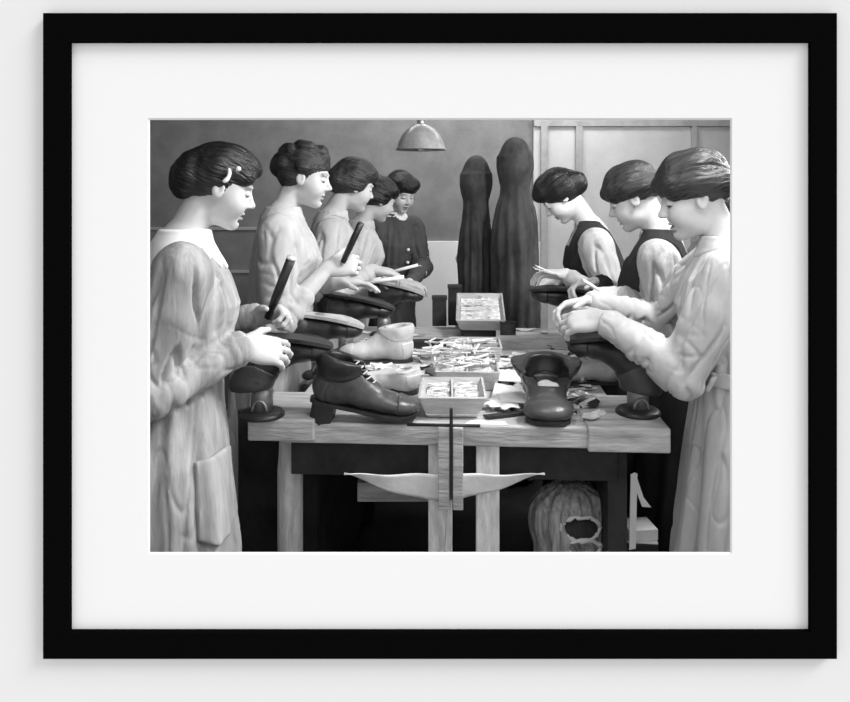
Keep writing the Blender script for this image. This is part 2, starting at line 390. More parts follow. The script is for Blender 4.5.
def woman(pos, yaw, label, hgt=1.64, lean=8, neck=(.05, 0), head=(22, 0, 0), hands=(), dress=M_DRESS1, hair=M_HAIRD, style='bun', h=.0055, hb=.0042, hairk=1.0,
          collar=None, extras=(), sleeve=(.062, .05, .036), sleeve_to=(.9, .9), hairh=.004, skirt=1.0, tone=.54, bust=1.0, hsc=1.0, shoulder=.155):
    root = empty('woman', pos, R_(yaw)); tag(root, label, 'person')
    Rz = rot3((0, 0, 1), yaw); s = hgt/1.64
    L = lambda p: Rz.T@(np.asarray(p, float)-np.asarray(pos, float))
    Lv = lambda v: Rz.T@np.asarray(v, float)
    tl = math.tan(R_(lean)); bx = lambda z: max(0, z/s-.95)*tl*s
    def T(x, y, z): return np.array([x*s+bx(z*s), y*s, z*s])
    # head frame
    nb = T(-.015, 0, 1.375); hc = T(neck[0], neck[1], 1.515)
    Hm = rot3((0, 0, 1), head[1])@rot3((0, 1, 0), head[0])@rot3((1, 0, 0), head[2]); hs = .86*s*hsc
    H = lambda x, y, z: hc+Hm@(np.array([x, y, z])*hs)
    B = []
    for zz in ((.06, .10, .5, .08), (.5, .09, .92, .08)): pass
    for sg in (-1, 1):
        B += [cap(T(0, sg*.07, .90), T(.0, sg*.07, .48), .075*s, .052*s, .03), cap(T(.0, sg*.07, .48), T(-.01, sg*.07, .08), .05*s, .035*s, .02), cap(T(-.03, sg*.075, .035), T(.13, sg*.085, .03), .034*s, .028*s, .02)]
    B += [cap(T(0, 0, .92), T(0, 0, 1.08), .10*s, .09*s, .04), cap(T(0, 0, 1.08), T(0, 0, 1.24), .09*s, .095*s, .04), cap(T(0, -.11, 1.32), T(0, .11, 1.32), .055*s, .055*s, .05), cap(T(0, 0, 1.24), nb, .08*s, .055*s, .04)]
    B += [cap(nb, H(-.034, 0, -.045), .047*s, .038*s, .012)]
    E = lambda c, r, k=.012, op='u', rr=None: ell(H(*c), np.array(r)*hs, Hm if rr is None else Hm@rr, k*hs, op)
    B += [E((-.012, 0, .032), (.096, .076, .088)), E((.032, 0, -.03), (.060, .059, .085), .03), E((.070, 0, -.098), (.024, .024, .022), .025), E((.025, 0, -.075), (.045, .045, .028), .025)]
    for sg in (-1, 1):
        B += [E((.060, sg*.036, -.040), (.030, .026, .030), .03), E((.090, sg*.033, .002), (.016, .018, .011), .016, 's'), E((.078, sg*.032, .001), (.0145, .0165, .012), .003),
              E((.081, sg*.03, .024), (.014, .024, .008), .012), E((-.004, sg*.074, -.012), (.019, .009, .031), .004, 'u', rot3((0, 1, 0), -12)), E((.0, sg*.083, -.010), (.010, .006, .017), .005, 's')]
    B += [cap(H(.086, 0, .012), H(.110, 0, -.026), .0075*hs, .0095*hs, .012*hs), E((.109, 0, -.027), (.012, .010, .010), .006), E((.098, .011, -.034), (.011, .007, .007), .006), E((.098, -.011, -.034), (.011, .007, .007), .006)]
    B += [E((.088, 0, -.060), (.013, .021, .0065), .006), E((.086, 0, -.074), (.013, .017, .0075), .005), E((.092, 0, -.0672), (.014, .020, .0022), .003, 's'), E((.082, 0, -.085), (.010, .016, .006), .006, 's')]
    # arms
    arms = []
    for right, wp, dd, nn, pole, curl in hands:
        sg = -1 if right else 1
        sh = T(-.005, sg*shoulder, 1.315); w = L(wp); d = Lv(nrm(dd)); n = Lv(nrm(nn))
        el = ik(sh, w, .285*s, .245*s, Lv(pole)); arms.append((sh, el, w))
        B += [cap(sh, el, .047*s, .037*s, .03), cap(el, el+(w-el)*.35, .037*s, .036*s, .02), cap(el+(w-el)*.3, w, .036*s, .0245*s, .02), cap(w, w+d*.02, .025*s, .022*s, .012)]
        hand(B, w, d, n, right, curl, sc=.98*s)
    g = Grid(B, hb); V, Q = g.mesh(); V = smooth_v(V, Q, 1, .35)
    me = np_mesh('body', V, Q)
    lo = ((V-hc)@Hm)/hs; tn = np.full(len(V), tone)
    def spot(c, r, v):
        d = np.sqrt(((lo-np.array(c))**2/np.array(r)**2).sum(1)); w = np.clip((1.25-d)/.5, 0, 1); return tn*(1-w)+v*w
    for sg in (-1, 1):
        tn = spot((.09, sg*.033, -.006), (.02, .017, .0035), .03); tn = spot((.09, sg*.033, .027), (.03, .021, .0040), .24)
    tn = spot((.095, 0, -.067), (.03, .02, .009), .2)
    tn[V[:, 2] < .30] = .03
    set_tone(me, tn); body = link_mesh('body', me, M_SKIN, root)
    # dress
    def sk(th, z):
        a = np.clip((1.0*s-z)/(.5*s), 0, 1.2)*.011
        return a*(np.sin(11*th+2.2*np.sin(z*5+1))+.6*np.sin(19*th-3*z+2))
    tab = [(.10, 0, 0, .20*skirt, .225*skirt), (.5, 0, 0, .178*skirt, .205*skirt), (.86, -.005, 0, .148*skirt, .175*skirt), (.97, 0, 0, .128, .152), (1.05, .005, 0, .112, .132), (1.13, .012, 0, .122*bust, .145), (1.22, .018, 0, .125*bust, .152), (1.29, .006, 0, .105, .16), (1.345, -.008, 0, .08, .125), (1.375, -.015, 0, .068, .085), (1.40, -.012, 0, .058, .064)]
    tab = [(z*s, cx*s+bx(z*s), cy, rx*s, ry*s) for z, cx, cy, rx, ry in tab]
    D = [loft(tab, .02, sk)]
    for (sh, el, w), fr_ in zip(arms, sleeve_to):
        we = el+(w-el)*fr_; r0, r1, r2 = [q*s for q in sleeve]
        D += [ell(sh, np.array([.064, .060, .060])*s, None, .03), cap(sh, sh+(el-sh)*.35, r0, r0*1.0, .025), cap(sh+(el-sh)*.35, el, r0*1.0, r1*1.1, .008), cap(el, el+(we-el)*.45, r1*1.1, r1*1.0, .006), cap(el+(we-el)*.45, we, r1*1.0, r2, .005), cap(el+(we-el)*.965, we, r2*1.12, r2*1.14, .003)]
    gd = Grid(D, h, pad=.035); V, Q = gd.mesh(); N = vnormals(V, Q)
    zs_ = V[:, 2]/s; low = np.clip((1.02-zs_)/.08, 0, 1); neckm = 1-np.clip((zs_-1.31)/.05, 0, 1); th_ = np.arctan2(V[:, 1], V[:, 0]-bx(1.15*s))
    crease = lambda f, w, o=0.0: np.exp(-(noise3(V+o, f)/w)**2)
    disp = .004*noise3(V, (15, 15, 4))-neckm*((.0045*low+.0065*(1-low))*crease((27, 27, 3.6), .16)+.003*crease((20, 20, 13), .10, .9))+.0025*(1-low)*neckm*np.sin(th_*23+1.5*noise3(V, (5, 5, 5)))
    for sh, el, w in arms:
        ax2 = nrm(el-sh); fr2 = np.stack([ax2, nrm(np.cross(ax2, [.1, .2, 1.01])), nrm(np.cross(np.cross(ax2, [.1, .2, 1.01]), ax2))], 1); t2 = (V-sh)@ax2
        rad2 = np.linalg.norm((V-sh)-t2[:, None]*ax2, axis=1); m2 = np.exp(-(np.maximum(0, rad2-.066)/.008)**2)*np.clip((t2+.03)/.05, 0, 1)*np.clip((.30-t2)/.03, 0, 1)
        U = (V-sh)@fr2
        disp = disp*(1-m2)+m2*(.006*noise3(U, (7, 20, 20))-.012*np.exp(-(noise3(U+.3, (8, 26, 26))/.2)**2)-.008*np.clip((t2-.1)/.15, 0, 1)*np.exp(-(noise3(U+.8, (34, 15, 15))/.2)**2))
        ax_ = nrm(w-el); fr1 = np.stack([ax_, nrm(np.cross(ax_, [.1, .2, 1.01])), nrm(np.cross(np.cross(ax_, [.1, .2, 1.01]), ax_))], 1); tt = (V-el)@ax_
        rad = np.linalg.norm((V-el)-tt[:, None]*ax_, axis=1); m = np.exp(-(np.maximum(0, rad-.062)/.008)**2)*np.clip((tt+.03)/.03, 0, 1)*np.clip((.25-tt)/.02, 0, 1)
        U = (V-el)@fr1
        disp = disp*(1-m)+m*(.0055*noise3(U, (20, 14, 14))-.008*np.clip((.2-tt)/.1, .25, 1)*np.exp(-(noise3(U+.2, (38, 14, 14))/.2)**2)-.003*np.exp(-(noise3(U+.5, (16, 30, 30))/.15)**2))
    V = V+N*disp[:, None]
    dr = link_mesh('dress', np_mesh('dress', V, Q), dress, root)
    x, y, z = gd.xyz()
    def shell(name, region, m, t=.005, inn=-.004, label=None):
        Fs = np.maximum(np.maximum(gd.F-t, inn-gd.F), region(x, y, z)); Vs, Qs = gd.mesh(Fs.astype(np.float32))
        if len(Qs) == 0: return None
        Vs = smooth_v(Vs, Qs, 2, .4)
        Ns = .0016*noise3(Vs, (30, 30, 20))
        o = link_mesh(name, np_mesh(name, Vs+np.stack([Ns]*3, 1)*0, Qs), m, dr if name in ('collar', 'pocket') else root)
        if label: o['label'] = label
        return o
    if collar:
        R0, sc_, cm = collar
        def reg(x, y, z):
            th = np.arctan2(y, x-nb[0]); r = np.sqrt((x-nb[0])**2+y*y+(1.1*(z-nb[2]))**2)
            return r-(R0+sc_*np.abs(np.sin(th*7)))*s
        shell('collar', reg, cm, .007)
    for nm, rg, m, t in extras: shell(nm, rg(s, T, arms), m, t)
    # hair
    G = []
    e = lambda c, r, k=.02, op='u', rr=None: ell(c, r, rr, k, op)
    G += [e((-.016, 0, .045), (.106, .087, .090)), e((-.045, 0, .0), (.072, .08, .07)) if style != 'roll' else e((-.035, 0, .025), (.072, .08, .055)), e((.085, 0, -.045), (.075, .075, .078), .012, 's')]
    if style == 'bun':        # full side puffs and a heavy low knot
        G += [e((.05, 0, .085), (.062, .068, .042), .02), e((-.03, .05, .03), (.065, .045, .055), .02), e((-.03, -.05, .03), (.065, .045, .055), .02), e((-.100, 0, .0), (.060, .078, .080), .012), e((.0, .0, .095), (.07, .075, .04), .02)]
        G += [e((.055, -.05, .05), (.045, .03, .035), .02), e((.055, .05, .05), (.045, .03, .035), .02)]
    elif style == 'roll':     # thick roll all the way round
        for a in range(0, 360, 24):
            ca, sa = math.cos(R_(a)), math.sin(R_(a)); G.append(e((-.012+.088*ca, .07*sa, .035+.022*ca), (.040, .036, .036), .02))
        G += [e((-.01, 0, .09), (.095, .085, .05), .02)]
    elif style == 'curls':
        rg = random.Random(5)
        for i in range(26):
            a = rg.uniform(0, 6.28); zz = rg.uniform(.02, .12); rr = math.sqrt(max(.02, 1-((zz-.03)/.105)**2))
            if math.cos(a) > .35 and zz < .07: continue
            G.append(e((-.02+.092*rr*math.cos(a), .078*rr*math.sin(a), zz), (.028, .028, .026), .008))
        G += [e((-.11, 0, .02), (.045, .05, .05), .012)]
    elif style == 'flat':     # close dark hair with a parting
        G += [e((-.01, 0, .055), (.108, .092, .082), .02), e((-.05, 0, -.02), (.062, .086, .07), .02), e((.04, .045, .075), (.05, .045, .04), .02), e((.04, -.045, .075), (.05, .045, .04), .02)]
    elif style == 'soft':
        G += [e((.045, 0, .075), (.068, .075, .05), .02), e((-.02, .055, .02), (.07, .042, .06), .02), e((-.02, -.055, .02), (.07, .042, .06), .02), e((-.1, 0, .0), (.055, .07, .065), .02), e((-.01, 0, .10), (.08, .07, .038), .02)]
    gh = Grid(G, hairh, pad=.02); V, Q = gh.mesh(); N = vnormals(V, Q)
    phi = np.arctan2(V[:, 2]-.02, V[:, 1]); w_ = noise3(V, (14, 14, 14))
    V = V+N*((.0007*np.sin(phi*46+7*w_))+.0042*noise3(V, (17, 24, 24))+.0016*noise3(V, (30, 70, 70)))[:, None]
    ho = link_mesh('hair', np_mesh('hair', V, Q), hair, root)
    M4 = Matrix.Translation(Vector(hc)) @ Matrix([list(r) for r in Hm]).to_4x4() @ Matrix.Scale(hs*hairk, 4)
    ho.matrix_local = M4
    return root, dict(H=H, T=T, M4=M4, L=L, arms=arms, hair=ho, dress=dr, s=s, hc=hc)

def belt(z0, z1): return lambda s, T, arms: (lambda x, y, z: np.maximum(np.maximum(z0*s-z, z-z1*s), np.sqrt((x-.02)**2+y*y)-.19*s))
def pocket(th0, zt, zb, wd):
    def f(s, T, arms):
        cx, cy = .17*math.cos(th0), .19*math.sin(th0); tx, ty = -math.sin(th0), math.cos(th0)
        def reg(x, y, z):
            u = (x-cx)*tx+(y-cy)*ty; v = (x*math.cos(th0)+y*math.sin(th0))
            return np.maximum(np.maximum(np.abs(u)-wd, np.maximum(zb*s-z+.6*np.maximum(0, np.abs(u)-wd*.5), z-zt*s)), .02-v+0*z)
        return reg
    return f
def apron(hw, zt, strap=.03):     # bib front with shoulder straps over the blouse
    def f(s, T, arms):
        def reg(x, y, z):
            front = np.maximum(np.abs(y)-hw*s, np.maximum(z-zt*s, .0-x))
            st = np.maximum(np.abs(np.abs(y)-(hw-strap*.5)*s)-strap*s, .9*s-z+0*x)
            a = np.minimum(front, st)
            for sh, el, w in arms:     # keep clear of the sleeves
                pass
            a = np.maximum(a, np.abs(y)-.145*s)
            sk = np.maximum(z-1.03*s, np.sqrt(x*x+y*y)-.30*s)
            return np.minimum(a, sk)
        return reg
    return f

UP = (0, 0, 1); DN = (0, 0, -1)
# --- left row
w1, i1 = woman((-.635, 1.76, 0), 18, 'woman in a grey overall with scalloped white collar, nearest on the left', hgt=1.65, lean=6, hsc=.96, neck=(.06, 0), head=(20, 0, 0),
    hands=((True, P(242, 347, 1.74), (.8, .42, -.2), (-.1, .75, -.55), (-1, -.8, -.5), (22, 30, 22)), (False, P(258, 316, 2.03), (.75, -.25, .12), (.1, -.5, -.5), (-.3, .6, -1), (50, 70, 50))),
    dress=M_DRESS1, hair=M_HAIRD, hairk=.94, tone=.55, style='bun', h=.005, hb=.0036, hairh=.003, collar=(.115, .018, M_COLLAR), extras=(('pocket', pocket(-.75, .88, .68, .065), M_DRESS1, .010),), sleeve=(.066, .054, .04), sleeve_to=(.93, .9))
bm = bmesh.new()
tube(bm, [(.0+.012*math.cos(a)-.0, -.102+.004*math.sin(a), .035+.022*math.sin(a)) for a in np.linspace(-1.6, 1.3, 9)], [.003, .006, .007, .007, .006, .006, .006, .005, .003])
o = bm_obj('hair_slide', bm, M_COLLAR, i1['hair'], True); o['label'] = 'white crescent hair slide'
bm = bmesh.new(); bmesh.ops.create_uvsphere(bm, u_segments=12, v_segments=8, radius=.008); bmesh.ops.translate(bm, vec=(.032, -.098, .066), verts=bm.verts)
o = bm_obj('hair_pin', bm, M_COLLAR, i1['hair'], True)

w2, i2 = woman((-.55, 2.6, 0), 6, 'woman in a pale rolled-sleeve dress, tallest of the left row, with curled pinned hair', hgt=1.70, lean=5, neck=(.055, 0), head=(14, -6, 0),
    hands=((True, P(328, 268, 2.5), (.8, .1, .12), (.1, .6, -.25), (-.6, -.5, -1), (55, 60, 40)), (False, P(336, 283, 2.68), (.9, .1, -.02), (.1, -.2, -1), (-.2, .8, -1), (12, 18, 14))),
    dress=M_DRESS2, hair=M_HAIRM, style='curls', collar=(.085, 0, M_DRESS3), extras=(('belt', belt(1.03, 1.055), M_DRESS2, .007),), sleeve=(.066, .055, .042), sleeve_to=(.42, .5))
w3, i3 = woman((-.50, 3.12, 0), 10, 'woman in a light blouse, third along the left row, bending over a book', hgt=1.67, lean=13, skirt=.85, neck=(.05, 0), head=(18, 12, 0),
    hands=((True, P(372, 270, 2.98), (.85, .1, -.12), (.1, .1, -1), (-.4, -.6, -1), (25, 35, 25)), (False, P(375, 274, 3.25), (.85, .1, -.1), (.1, .1, -1), (-.2, .8, -1), (25, 35, 25))),
    dress=M_DRESS2, hair=M_HAIRM, style='soft', h=.007, hb=.005, collar=(.08, 0, M_DRESS3), sleeve=(.064, .052, .038), sleeve_to=(.85, .85), tone=.5)
w4, i4 = woman((-.40, 3.56, 0), 12, 'dark-haired woman half hidden between two others in the left row', hgt=1.60, skirt=.8, lean=12, neck=(.05, 0), head=(24, 14, 0),
    hands=((True, P(398, 283, 3.2), (.8, .2, -.12), (.1, .1, -1), (-.4, -.6, -1), (25, 35, 25)), (False, P(402, 283, 3.5), (.8, .2, -.1), (.1, .1, -1), (-.2, .8, -1), (25, 35, 25))),
    dress=M_DRESS2, hair=M_HAIRD, style='soft', h=.007, hb=.005, collar=(.08, 0, M_DRESS3), tone=.45)
w5, i5 = woman((-.19, 4.0, 0), -52, 'woman in a dark buttoned dress with white collar, farthest along the left row', hgt=1.64, skirt=.8, shoulder=.135, lean=4, neck=(.05, 0), head=(24, 0, 0),
    hands=((True, P(388, 283, 3.74), (.4, -.6, -.2), (.1, .1, -1), (-.8, .2, -1), (25, 35, 25)), (False, P(410, 283, 3.66), (-.3, -.7, -.1), (.1, .1, -1), (.8, .2, -1), (25, 35, 25))),
    dress=M_DRESSG, hair=M_HAIRD, style='flat', h=.007, hb=.005, collar=(.085, 0, M_COLLAR), tone=.55)
for k, zz in enumerate((1.20, 1.13)):
    bm = bmesh.new(); bmesh.ops.create_uvsphere(bm, u_segments=10, v_segments=6, radius=.009)
    p = i5['T'](.142, 0, zz); bmesh.ops.translate(bm, vec=Vector(p), verts=bm.verts); bm_obj('button', bm, M_COLLAR, i5['dress'], True)
# --- right row
r1, j1 = woman((.85, 1.90, 0), 166, 'woman in a pale belted overall, nearest on the right', hgt=1.62, lean=7, neck=(.05, 0), head=(17, 4, 0),
    hands=((False, P(604, 320, 1.94), (-.85, .3, -.1), (.1, .55, -.7), (1, -.8, -.45), (28, 38, 28)), (True, P(590, 303, 2.16), (-.8, -.1, -.1), (.1, -.4, -.8), (.3, .8, -1), (30, 40, 30))),
    dress=M_DRESS3, hair=M_HAIRM, style='roll', h=.005, hb=.0036, hairh=.003, collar=(.09, 0, M_DRESS3), extras=(('belt', belt(1.02, 1.06), M_DRESS3, .009),), sleeve=(.074, .060, .040), sleeve_to=(.92, .9), hsc=1.05)
r2, j2 = woman((.84, 2.36, 0), 160, 'woman in a dark bib apron over a pale blouse, second in the right row', hgt=1.615, lean=9, neck=(.05, 0), head=(26, 0, 0),
    hands=((False, P(622, 294, 2.3), (-.8, .25, -.05), (.1, .3, -.9), (.5, -.6, -1), (50, 60, 40)), (True, P(598, 283, 2.58), (-.8, -.1, -.05), (.1, -.3, -.9), (.3, .8, -1), (40, 50, 30))),
    dress=M_DRESS4, hair=M_HAIRM, style='roll', collar=(.07, 0, M_DRESSD), extras=(('apron', apron(.112, 1.31, .045), M_DRESSD, .009),), sleeve=(.062, .052, .038), sleeve_to=(.9, .9))
r3, j3 = woman((.82, 3.0, 0), 172, 'woman bending low in a white blouse and dark pinafore, third in the right row', hgt=1.62, lean=17, neck=(.07, 0), head=(44, 0, 0),
    hands=((False, P(566, 275, 2.82), (-.85, .1, .05), (.1, .1, -1), (.5, -.6, -1), (25, 35, 25)), (True, P(563, 280, 3.1), (-.85, -.1, -.05), (.1, .1, -1), (.3, .8, -1), (30, 40, 30))),
    dress=M_BLOUSE, hair=M_HAIRD, style='soft', h=.007, hb=.005, extras=(('apron', apron(.115, 1.30, .045), M_DRESSD, .010),), tone=.65)
r4, j4 = woman((1.165, 2.75, 0), 178, 'woman cut off by the right edge, only dark hair seen behind the nearest head', hgt=1.57, lean=5, neck=(.045, 0), head=(10, 0, 0),
    hands=((False, (.95, 2.55, 1.06), (-.85, .1, -.1), (.1, .1, -1), (.5, -.6, -1), (25, 35, 25)), (True, (.95, 2.92, 1.06), (-.85, -.1, -.05), (.1, .1, -1), (.3, .8, -1), (30, 40, 30))),
    dress=M_DRESS2, hair=M_HAIRM, style='soft', h=.009, hb=.007)

# --- two dark figures at the far end, heads wrapped, backs turned
def cloaked(pos, yaw, label, hgt, wid, m):
    root = empty('woman', pos, R_(yaw)); tag(root, label, 'person'); s = hgt/1.7; hw = .62+.38*wid
    B = [ell((.0, 0, 1.60*s), (.09, .062, .115)), cap((0, 0, 1.38*s), (0, 0, 1.54*s), .05, .05, .03), cap((0, -.05*wid, 1.33*s), (0, .05*wid, 1.33*s), .045, .045, .05), cap((0, 0, 1.3*s), (0, 0, .9*s), .08, .09, .05),
         cap((0, .06, .9*s), (0, .07, .05), .06, .035, .03), cap((0, -.06, .9*s), (0, -.07, .05), .06, .035, .03), ell((.09, 0, 1.585*s), (.014, .012, .022), None, .012)]
    for sg in (-1, 1):
        sh = np.array([0, sg*.06*wid, 1.30*s]); el = np.array([.06, sg*.06*wid, 1.07*s]); w = np.array([.12, sg*.03, 1.14*s])
        B += [cap(sh, el, .033, .03, .02), cap(el, w, .03, .024, .02)]; hand(B, w, nrm((.5, -sg*.5, .1)), nrm((-.3, 0, -.8)), sg < 0)
    V, Q = Grid(B, .006).mesh(); me = np_mesh('body', V, Q); tn = np.full(len(V), .4); set_tone(me, tn); link_mesh('body', me, M_SKIN, root)
    fold = lambda th, z: .006*np.sin(th*13+2*np.sin(z*4))*np.clip((1.5*s-z)/.3, 0, 1)
    tab = [(.03, 0, 0, .17, .17*wid), (.5, 0, 0, .16, .165*wid), (.95, 0, 0, .15, .155*wid), (1.15, .02, 0, .15, .155*wid), (1.29, .0, 0, .12, .145*wid), (1.36, -.005, 0, .105, .130*wid), (1.42, -.005, 0, .10, .088*hw), (1.47, -.005, 0, .10, .082*hw), (1.56, -.005, 0, .11, .092*hw), (1.60, -.005, 0, .10, .085*hw)]
    D = [loft([(z*s, a, b, c, d) for z, a, b, c, d in tab], .03, fold), ell((-.008, 0, 1.595*s), (.112, .094*hw, .130), None, .06), ell((.14, 0, 1.59*s), (.07, .055, .085), None, .02, 's')]
    V, Q = Grid(D, .007, pad=.03).mesh(); V = V+vnormals(V, Q)*(.003*noise3(V, (26, 26, 9)))[:, None]
    link_mesh('shawl', np_mesh('shawl', V, Q), m, root)
    return root
cloaked((X(476, 4.0), 4.0, 0), 96, 'shorter dark figure wrapped in a shawl at the back wall', 1.70, .62, M_GHOST)
cloaked((X(515, 3.78), 3.78, 0), 94, 'taller dark figure wrapped in a shawl at the back wall', 1.79, .80, M_GHOST)

# ------------------------------------------------------------------ workbench
HB = .88                                   # bench top height
YAW = R_(-3.2)
bench = tag(empty('workbench', (X(452, 1.90), 1.90, 0), YAW), 'long worn wooden workbench between the two rows of women', 'workbench')
def BL(x, y, z=HB):                        # bench-local to world
    c, s_ = math.cos(YAW), math.sin(YAW); return np.array([bench.location.x+c*x-s_*y, bench.location.y+s_*x+c*y, z])
box_obj('tabletop', (-.47, .475, .0, 1.42, HB-.055, HB), M_WOOD, bench, .004)
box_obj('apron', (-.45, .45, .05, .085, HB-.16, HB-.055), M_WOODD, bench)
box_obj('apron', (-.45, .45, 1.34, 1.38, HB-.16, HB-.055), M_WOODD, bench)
box_obj('shade_board', (-.67, -.42, .262, .285, 0, HB-.05), M_WOODD, bench)  # added dark board standing in for shade left of the bench leg
box_obj('shade_board', (-.44, -.42, .30, 1.36, .06, HB-.055), M_WOODD, bench)  # added dark boards along both sides, in place of under-bench shade
box_obj('shade_board', (.43, .45, .16, 1.36, .06, HB-.055), M_WOODD, bench)
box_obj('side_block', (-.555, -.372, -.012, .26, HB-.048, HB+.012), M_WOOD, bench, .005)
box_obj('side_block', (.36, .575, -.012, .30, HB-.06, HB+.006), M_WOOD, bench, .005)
for lx, r in ((-.475, .037),):
    lathe_obj('leg', [(0, 0), (r, 0), (r, .70), (r*.9, .74), (r*.8, .826), (0, .826)], M_LEG, bench, 24, (lx, .14, 0))
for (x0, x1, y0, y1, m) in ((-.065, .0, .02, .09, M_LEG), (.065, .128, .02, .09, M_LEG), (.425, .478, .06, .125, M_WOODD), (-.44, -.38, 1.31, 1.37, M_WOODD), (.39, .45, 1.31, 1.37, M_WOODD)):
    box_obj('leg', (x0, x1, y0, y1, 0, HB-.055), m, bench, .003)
# hanging post, two boards clasped by an iron strap
for x0, x1 in ((-.036, -.006), (.003, .030)):
    box_obj('post_board', (x0, x1, -.034, -.012, Z(508, 1.88), HB+.005), M_WOOD, bench, .002)
box_obj('strap', (-.006, .003, -.036, -.02, Z(508, 1.88)+.03, HB+.055), M_IRON, bench, .001)
tube_obj('tie_rod', [(-.12, -.022, HB+.008), (.075, -.022, HB+.008)], .0045, M_IRON, bench)
tube_obj('cord', [(-.012, -.02, Z(508, 1.88)), (-.014, -.02, .62), (-.02, -.018, .5), (-.02, -.02, .3)], .003, M_LACE, bench)
# shelf board under the bench
sb = tag(box_obj('board', (X(358, 2.1), X(436, 2.1), 2.08, 2.34, Z(499, 2.1), Z(480, 2.1)), M_WOOD), 'short pale board slung under the left half of the bench', 'board')

# white cloth sling under the bench front
bm = bmesh.new(); NX, NY = 40, 8; y0s = 1.895
xa, xb = X(344, y0s), X(545, y0s); top = Z(474, y0s)
for thick in (0,):
    rows = []
    for j in range(NY+1):
        row = []
        for i in range(NX+1):
            u = i/NX; sag = .074*(math.sin(math.pi*u**.95)**1.15); v = j/NY
            row.append(bm.verts.new((xa+(xb-xa)*u, y0s+.006*math.sin(u*22)+.012*v, top-sag*v)))
        rows.append(row)
    for j in range(NY):
        for i in range(NX): bm.faces.new((rows[j][i], rows[j][i+1], rows[j+1][i+1], rows[j+1][i]))
o = bm_obj('cloth_sling', bm, M_CLOTH, None, True); tag(o, 'white cloth sling sagging below the front edge of the bench', 'cloth')
o.modifiers.new('thick', 'SOLIDIFY').thickness = .003

# ------------------------------------------------------------------ footwear
OUT = [(-.004, 0), (.0, .016), (.012, .027), (.03, .032), (.065, .030), (.11, .0275), (.15, .034), (.185, .041), (.215, .040), (.24, .031), (.257, .017), (.263, 0)]
def outline(g=0.0):
    up = [(x+(g if x > .13 else -g)*(1 if abs(w) < .02 else .3), (w+g)) for x, w in OUT]
    up[0] = (OUT[0][0]-g, 0); up[-1] = (OUT[-1][0]+g, 0)
    return up+[(x, -w) for x, w in up[-2:0:-1]]
spring = lambda x, y: .016*max(0, (x-.17)/.09)**2
def boot(shaft=.17, m=M_BROWNL, ms=M_SOLED, laced=True, heel=True, wide=1.0, parts=True, opened=.0, name='boot', hh=.023, pitch=0.0, flare=False):
    r = empty(name)
    B = [ell((.042, 0, .042), (.048, .034*wide, .052), None, .02), cap((.05, 0, .042), (.17, 0, .028), .036*wide, .030, .03), ell((.198, 0, .028), (.062, .041*wide, .028), None, .02), cap((.12, 0, .05), (.075, 0, .10), .034, .036, .03)]
    if shaft > .08: B += [cap((.06, 0, .08), (.048, 0, shaft-.03), .040, .044*wide, .03), ell((.046, 0, shaft-.02), (.056, .042*wide, .035), None, .02)]
    if flare: B += [ell((.075, sg*.050, .095), (.055, .014, .045), rot3((1, 0, 0), -sg*28)@rot3((0, 0, 1), -sg*8), .02) for sg in (-1, 1)]
    g = Grid(B, .0035, pad=.02); x, y, z = g.xyz()
    zs = z-.016*np.maximum(0, (x-.17)/.09)**2
    g.F = np.maximum(g.F, -zs)
    topc = (shaft-.012)-.12*(x-.05)
    g.F = np.maximum(g.F, z-topc)
    g.add(cap((.052, 0, .055), (.048, 0, shaft+.05), .026, .037*wide, .006, 's'))
    if opened: g.add(ell((.105, 0, shaft*.75), (.05, .018+opened, shaft*.36), rot3((0, 1, 0), -28), .006, 's'))
    if flare: g.add(ell((.085, 0, .105), (.075, .040, .05), None, .01, 's'))
    V, Q = g.mesh(); V = smooth_v(V, Q, 1, .4)
    V = V+vnormals(V, Q)*(.0012*noise3(V, (45, 45, 45)))[:, None]
    up_ = link_mesh('upper', np_mesh('upper', V, Q), m, r)
    if parts:
        def shl(nm, reg, mm, t=.0022):
            Fs = np.maximum(np.maximum(g.F-t, -.005-g.F), reg).astype(np.float32); Vs, Qs = g.mesh(Fs)
            if len(Qs): link_mesh(nm, np_mesh(nm, smooth_v(Vs, Qs, 2, .4), Qs), mm, r)
        mq = M_BLACKL if m is M_BROWNL else (M_BROWNL if m is M_BLACKL else m)
        shl('quarter', np.maximum((.066+2.2*np.maximum(0, x-.06)**1.5+.25*np.maximum(0, .03-x)) - z, x-.135)+0*y, mq)
        shl('toe_cap', (.208-x-.12*np.abs(y)*0+3*y*y)+0*z, m, .0026)
        shl('counter', np.maximum(x-.035-.2*np.maximum(0, z-.03), z-.062)+0*y, m, .0026)
    bm = bmesh.new(); prism(bm, outline(.004), -.009, .001, spring); so_ = bm_obj('sole', bm, ms, r)
    if heel:
        bm = bmesh.new(); hl = [(x, w) for x, w in outline(.002) if x < .08]; hp = sorted([p for p in hl if p[1] >= 0]); hp = hp+[(p[0], -p[1]) for p in hp[::-1] if p[1] > 0]
        prism(bm, hp, -.009-hh, -.009) if pitch == 0 else prism(bm, [(x*.85+.004, w*.9) for x, w in hp], -.009-hh, -.009); bm_obj('heel', bm, ms, so_)
    if laced:
        bm = bmesh.new(); 
        for k in range(5):
            t = k/4; px = .135-.05*t; pz = .066+(shaft-.085)*t*.85; 
            if shaft < .09: pz = .066+.022*t
            tube(bm, [(px-.014, -.026, pz-.004), (px+.006, -.012, pz+.008), (px+.011, 0, pz+.013), (px+.006, .012, pz+.010), (px-.014, .026, pz+.002)], .0019, 6)
        bm_obj('laces', bm, M_LACE if m in (M_BROWNL, M_PALEL) else M_IRON, up_, True)
    return r
def place(o, loc, rot): o.location = Vector([float(c) for c in loc]); o.rotation_euler = rot; return o
PI = math.pi
